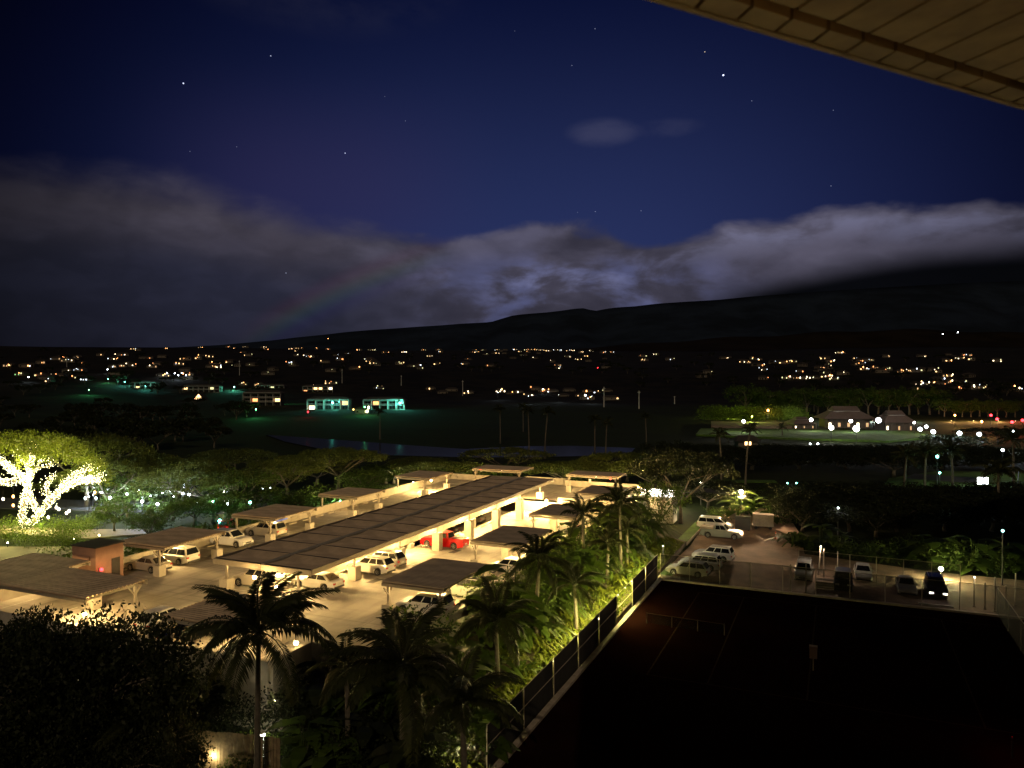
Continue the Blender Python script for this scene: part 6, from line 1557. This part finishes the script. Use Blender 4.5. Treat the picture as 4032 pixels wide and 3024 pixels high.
for f, lst in ((c7, 'w775,108 w800,115 o962,105 o1167,100 o1325,95 w1357,105 o1425,93 o1545,110 o1838,97 o1905,93 w1530,92 w1745,92 w1710,95 w320,170 o352,160 w390,180 c448,160 b660,168 o695,143 w725,142 w1075,168 w1150,162 w1328,185 w1212,155 w1440,145 o1410,130 w40,210 c145,210 c170,208 w235,190 b768,205 w703,210 o652,215 w882,215 w908,198 w1038,197 w1100,262 b1262,215 o1975,168 w1780,145 g110,260 y222,265 y290,275 c330,268 y455,280 c497,290 o450,235 w275,298 w945,265 y1404,318 w1500,320 w1912,310 b1943,312 w1850,330 y2195,340 y2100,480 w2150,180 w2170,190 w1690,108 w2080,105 y2150,105 o1800,155 w1250,190 c1690,190 w1720,120'),
               (c8, 'o180,190 y268,190 w345,215 b460,213 w583,188 o675,200 w690,212 o955,183 y1040,183 c1150,190 w1030,222 y1220,195 w1270,180 w1310,187 w1335,180 w1360,205 c1400,200 c1435,188 b1507,190 b1625,202 o1755,215 c1200,235 w1540,262 w1420,300 b1422,316 w430,287 w658,290 o240,262 w270,285 o65,260 w840,290 y1945,240 y2030,228 w1955,265 c2115,260 w1180,210 w1250,200 y1290,195 w1480,205 o1700,215 w1560,215 r340,217 w1590,240 w1480,245 w910,215 c560,300 w620,240'),
               (c9, 'w385,250 w510,270 w530,275 y562,250 w600,258 o608,292 b628,320 y680,275 y720,275 w745,275 y803,270 o850,330 w765,370 y780,372 y810,365 w830,370 b870,370 b900,370 b935,370 b1025,360 w1000,362 y1055,375 w1000,250 o1025,268 o1080,215 o1100,215 w970,312 o1035,305 b1190,255 o1215,265 o1215,285 w1262,262 w1275,262 w1230,315 w1305,310 w1375,238 y1385,315 w1590,238 w1468,335 o1515,330 y1555,325 w1600,320 o1655,320 w1690,330 w1745,360 b1565,410 b1605,410 w1680,395 o1720,405 w1780,400 c1820,440 c1868,402 o1895,425 w1920,430 y1945,430 w1740,265 b1795,245 b1812,250 w1835,250 o1860,232 o1875,230 w1890,255 b2050,265 o2150,440 o1590,500 w1565,445 w62,253')):
    for tkn in lst.split():
        x, y = tkn[1:].split(','); Hs.append((*f(float(x), float(y)), {'w': 'winw', 'o': 'wino', 'c': 'winc', 'y': 'winy', 'g': 'wing', 'b': 'winb', 'r': 'winr'}[tkn[0]]))
for (px, py, k) in Hs:
    p = PG(px, py + 3, 0.0); p.z = gz(p.x, p.y)
    side = 'right-hand hillside' if px > 2500 else ('distant town centre slope' if px > 1350 else 'left town')
    dist = (p - CAM).length
    lbk = k
    if k in ('winw', 'wino') and rng.random() < .35: k = 'windim'; lbk = 'winw'
    house(p, k, {'winw': 'house with warm window, ', 'wino': 'house with orange lit window, ', 'winc': 'house with cool white light, ', 'winy': 'house with greenish lit porch, ', 'wing': 'house with green light, ', 'winb': 'house with bright lit window, ', 'winr': 'house with red light, '}[lbk] + side,
          'lit houses, ' + side, sc=max(.75, min(1.25, dist / 1100)), rot=rng.uniform(-.3, .3))
# floodlit cluster in the left town
for k, (x, y, pw) in enumerate(((970, 250, 1200), (1015, 250, 900), (1035, 262, 1400), (1055, 250, 1000), (1080, 262, 400), (165, 272, 500), (630, 280, 500), (625, 228, 400), (1655, 313, 0))):
    px, py = c7(x, y) if k < 8 else c8(1665, 313)
    globe_lamp(px, py, 5, 'lampc' if k < 8 else 'lampr', COOL, pw * 3, ('white floodlight in the bright cluster of the left town' if k < 5 else 'white street lamp in the left town') if k < 8 else 'red light below the town slope', .55, 'floodlights of the left town' if k < 8 else None, radius=.6)
globe_lamp(1292, 1333, 4, 'lampo', ORG, 0, 'lone orange beacon high on the ridge slope', .9, dep=2300)
for (px, py, lb) in ((c9(1718, 100) + ('left white light high on the dark mountain side',)), (c9(1810, 90) + ('right white light high on the dark mountain side',))):
    globe_lamp(px, py, 4, 'lampc', COOL, 0, lb, 1.5, dep=2450)
# mid row of pale houses and unlit roofs
for (x, y, k) in ((305, 445, 'winy'), (625, 445, 'none'), (755, 455, 'none'), (1060, 460, 'winb'), (1170, 468, 'none'), (1235, 488, 'winb'), (1280, 448, 'none'), (1330, 460, 'winy'), (1385, 462, 'winc'), (1450, 492, 'none'), (1490, 455, 'none'), (1600, 465, 'none'), (1660, 470, 'winc'), (1725, 460, 'none'), (1600, 503, 'winc'), (1750, 508, 'winy'), (860, 472, 'winw'), (700, 470, 'none'), (1550, 490, 'none'), (1120, 480, 'none')):
    px, py = c8(x, y); p = PG(px, py + 4); p.z = gz(p.x, p.y)
    r = house(p, k, 'pale house beyond the fairway' + {'none': ', unlit', 'winy': ' with a greenish window', 'winb': ' with a bright window', 'winc': ' with a cool white window', 'winw': ' with a warm window'}[k], 'pale houses beyond the fairway', sc=.8, rot=rng.uniform(-.2, .2))
    if not hasattr(house, 'pw'): house.pw = mesh_of(MB().box(-5.5, 5.5, 0, 8, -1.0, 3.0), 'wall', 'whitewall')
    r.children[0].data = house.pw if r.children[0].name.startswith('wall') else r.children[0].data
for k, (px, py) in enumerate(((1960, 1545), (2080, 1560), (2200, 1555), (2330, 1560), (2140, 1530))):
    globe_lamp(px, py, 6, 'lampc', COOL, 900, 'faint street lamp before the pale row of houses', .12, 'faint street lamps of the pale row')
for k in range(70):
    px = rng.uniform(-60, 2400); py = rng.uniform(1385, 1500)
    if px > 1500: py = rng.uniform(1365, 1460)
    if k > 52: px = rng.uniform(2500, 4080); py = rng.uniform(1400, 1530)
    p = PG(px, py); p.z = gz(p.x, p.y)
    house(p, 'none', 'unlit dark-roofed house on the town slope', 'unlit houses on the town slope', sc=1.0, rot=rng.uniform(-.5, .5))
# dark trees through the town
for k in range(190):
    px = rng.uniform(-80, 4100)
    py = rng.uniform(1372, 1560) if px < 1000 else (rng.uniform(1372, 1480) if px < 2500 else rng.uniform(1400, 1600))
    p = PG(px, py); p.z = gz(p.x, p.y)
    sc = rng.uniform(.7, 1.25) * (1.25 if py < 1400 and px < 900 else 1)
    tree(PT_F[rng.randrange(3)], (p.x, p.y, p.z - .5), rng.uniform(0, 6), (sc, sc, sc * rng.uniform(.7, 1.2)), 'dark tree among the town houses', 'dark trees through the town')
# dark shrubs hiding the foot of the garage front
for k in range(26):
    x = lerp(-70, -35, k / 25) + rg.uniform(-.5, .5); y = 37.0 + rg.uniform(-.8, .8)
    r = empty('wall_shrub', (x, y, -3.6), rg.uniform(0, 6), 'dark tall shrub against the front wall of the garage', 'shrub', 'shrubs against the garage front wall')
    inst('foliage', (BUD + [LP[2]])[k % 3], r, sc=(1.25, 1.25, 1.25 + rg.uniform(0, .35)))
for k in range(12):
    x = rg.uniform(-33, -28.5); y = rg.uniform(39, 42.3)
    r = empty('wall_shrub', (x, y, -3.6), rg.uniform(0, 6), 'dark tall shrub at the outer corner of the garage', 'shrub', 'shrubs at the garage corner')
    inst('foliage', (BUD + [LP[2]])[k % 3], r, sc=1.6)

# ------------------------------------------------------------------ labels of look-alikes: told apart by their order from the left
def ordinal(k):
    return str(k) + ('th' if 10 <= k % 100 <= 20 else {1: 'st', 2: 'nd', 3: 'rd'}.get(k % 10, 'th'))
def screen_x(o):
    q = o.location - CAM; return q.dot(Rv) / max(1.0, q.dot(Fv))
seen = {}
for o in COL.objects:
    if o.parent is None and o.get('label'): seen.setdefault(o['label'], []).append(o)
for lb, lst in seen.items():
    if len(lst) > 1:
        lst.sort(key=screen_x)
        for k, o in enumerate(lst): o['label'] = (lb.rstrip(',') + ', ' + (ordinal(k + 1) + ' from the left'))
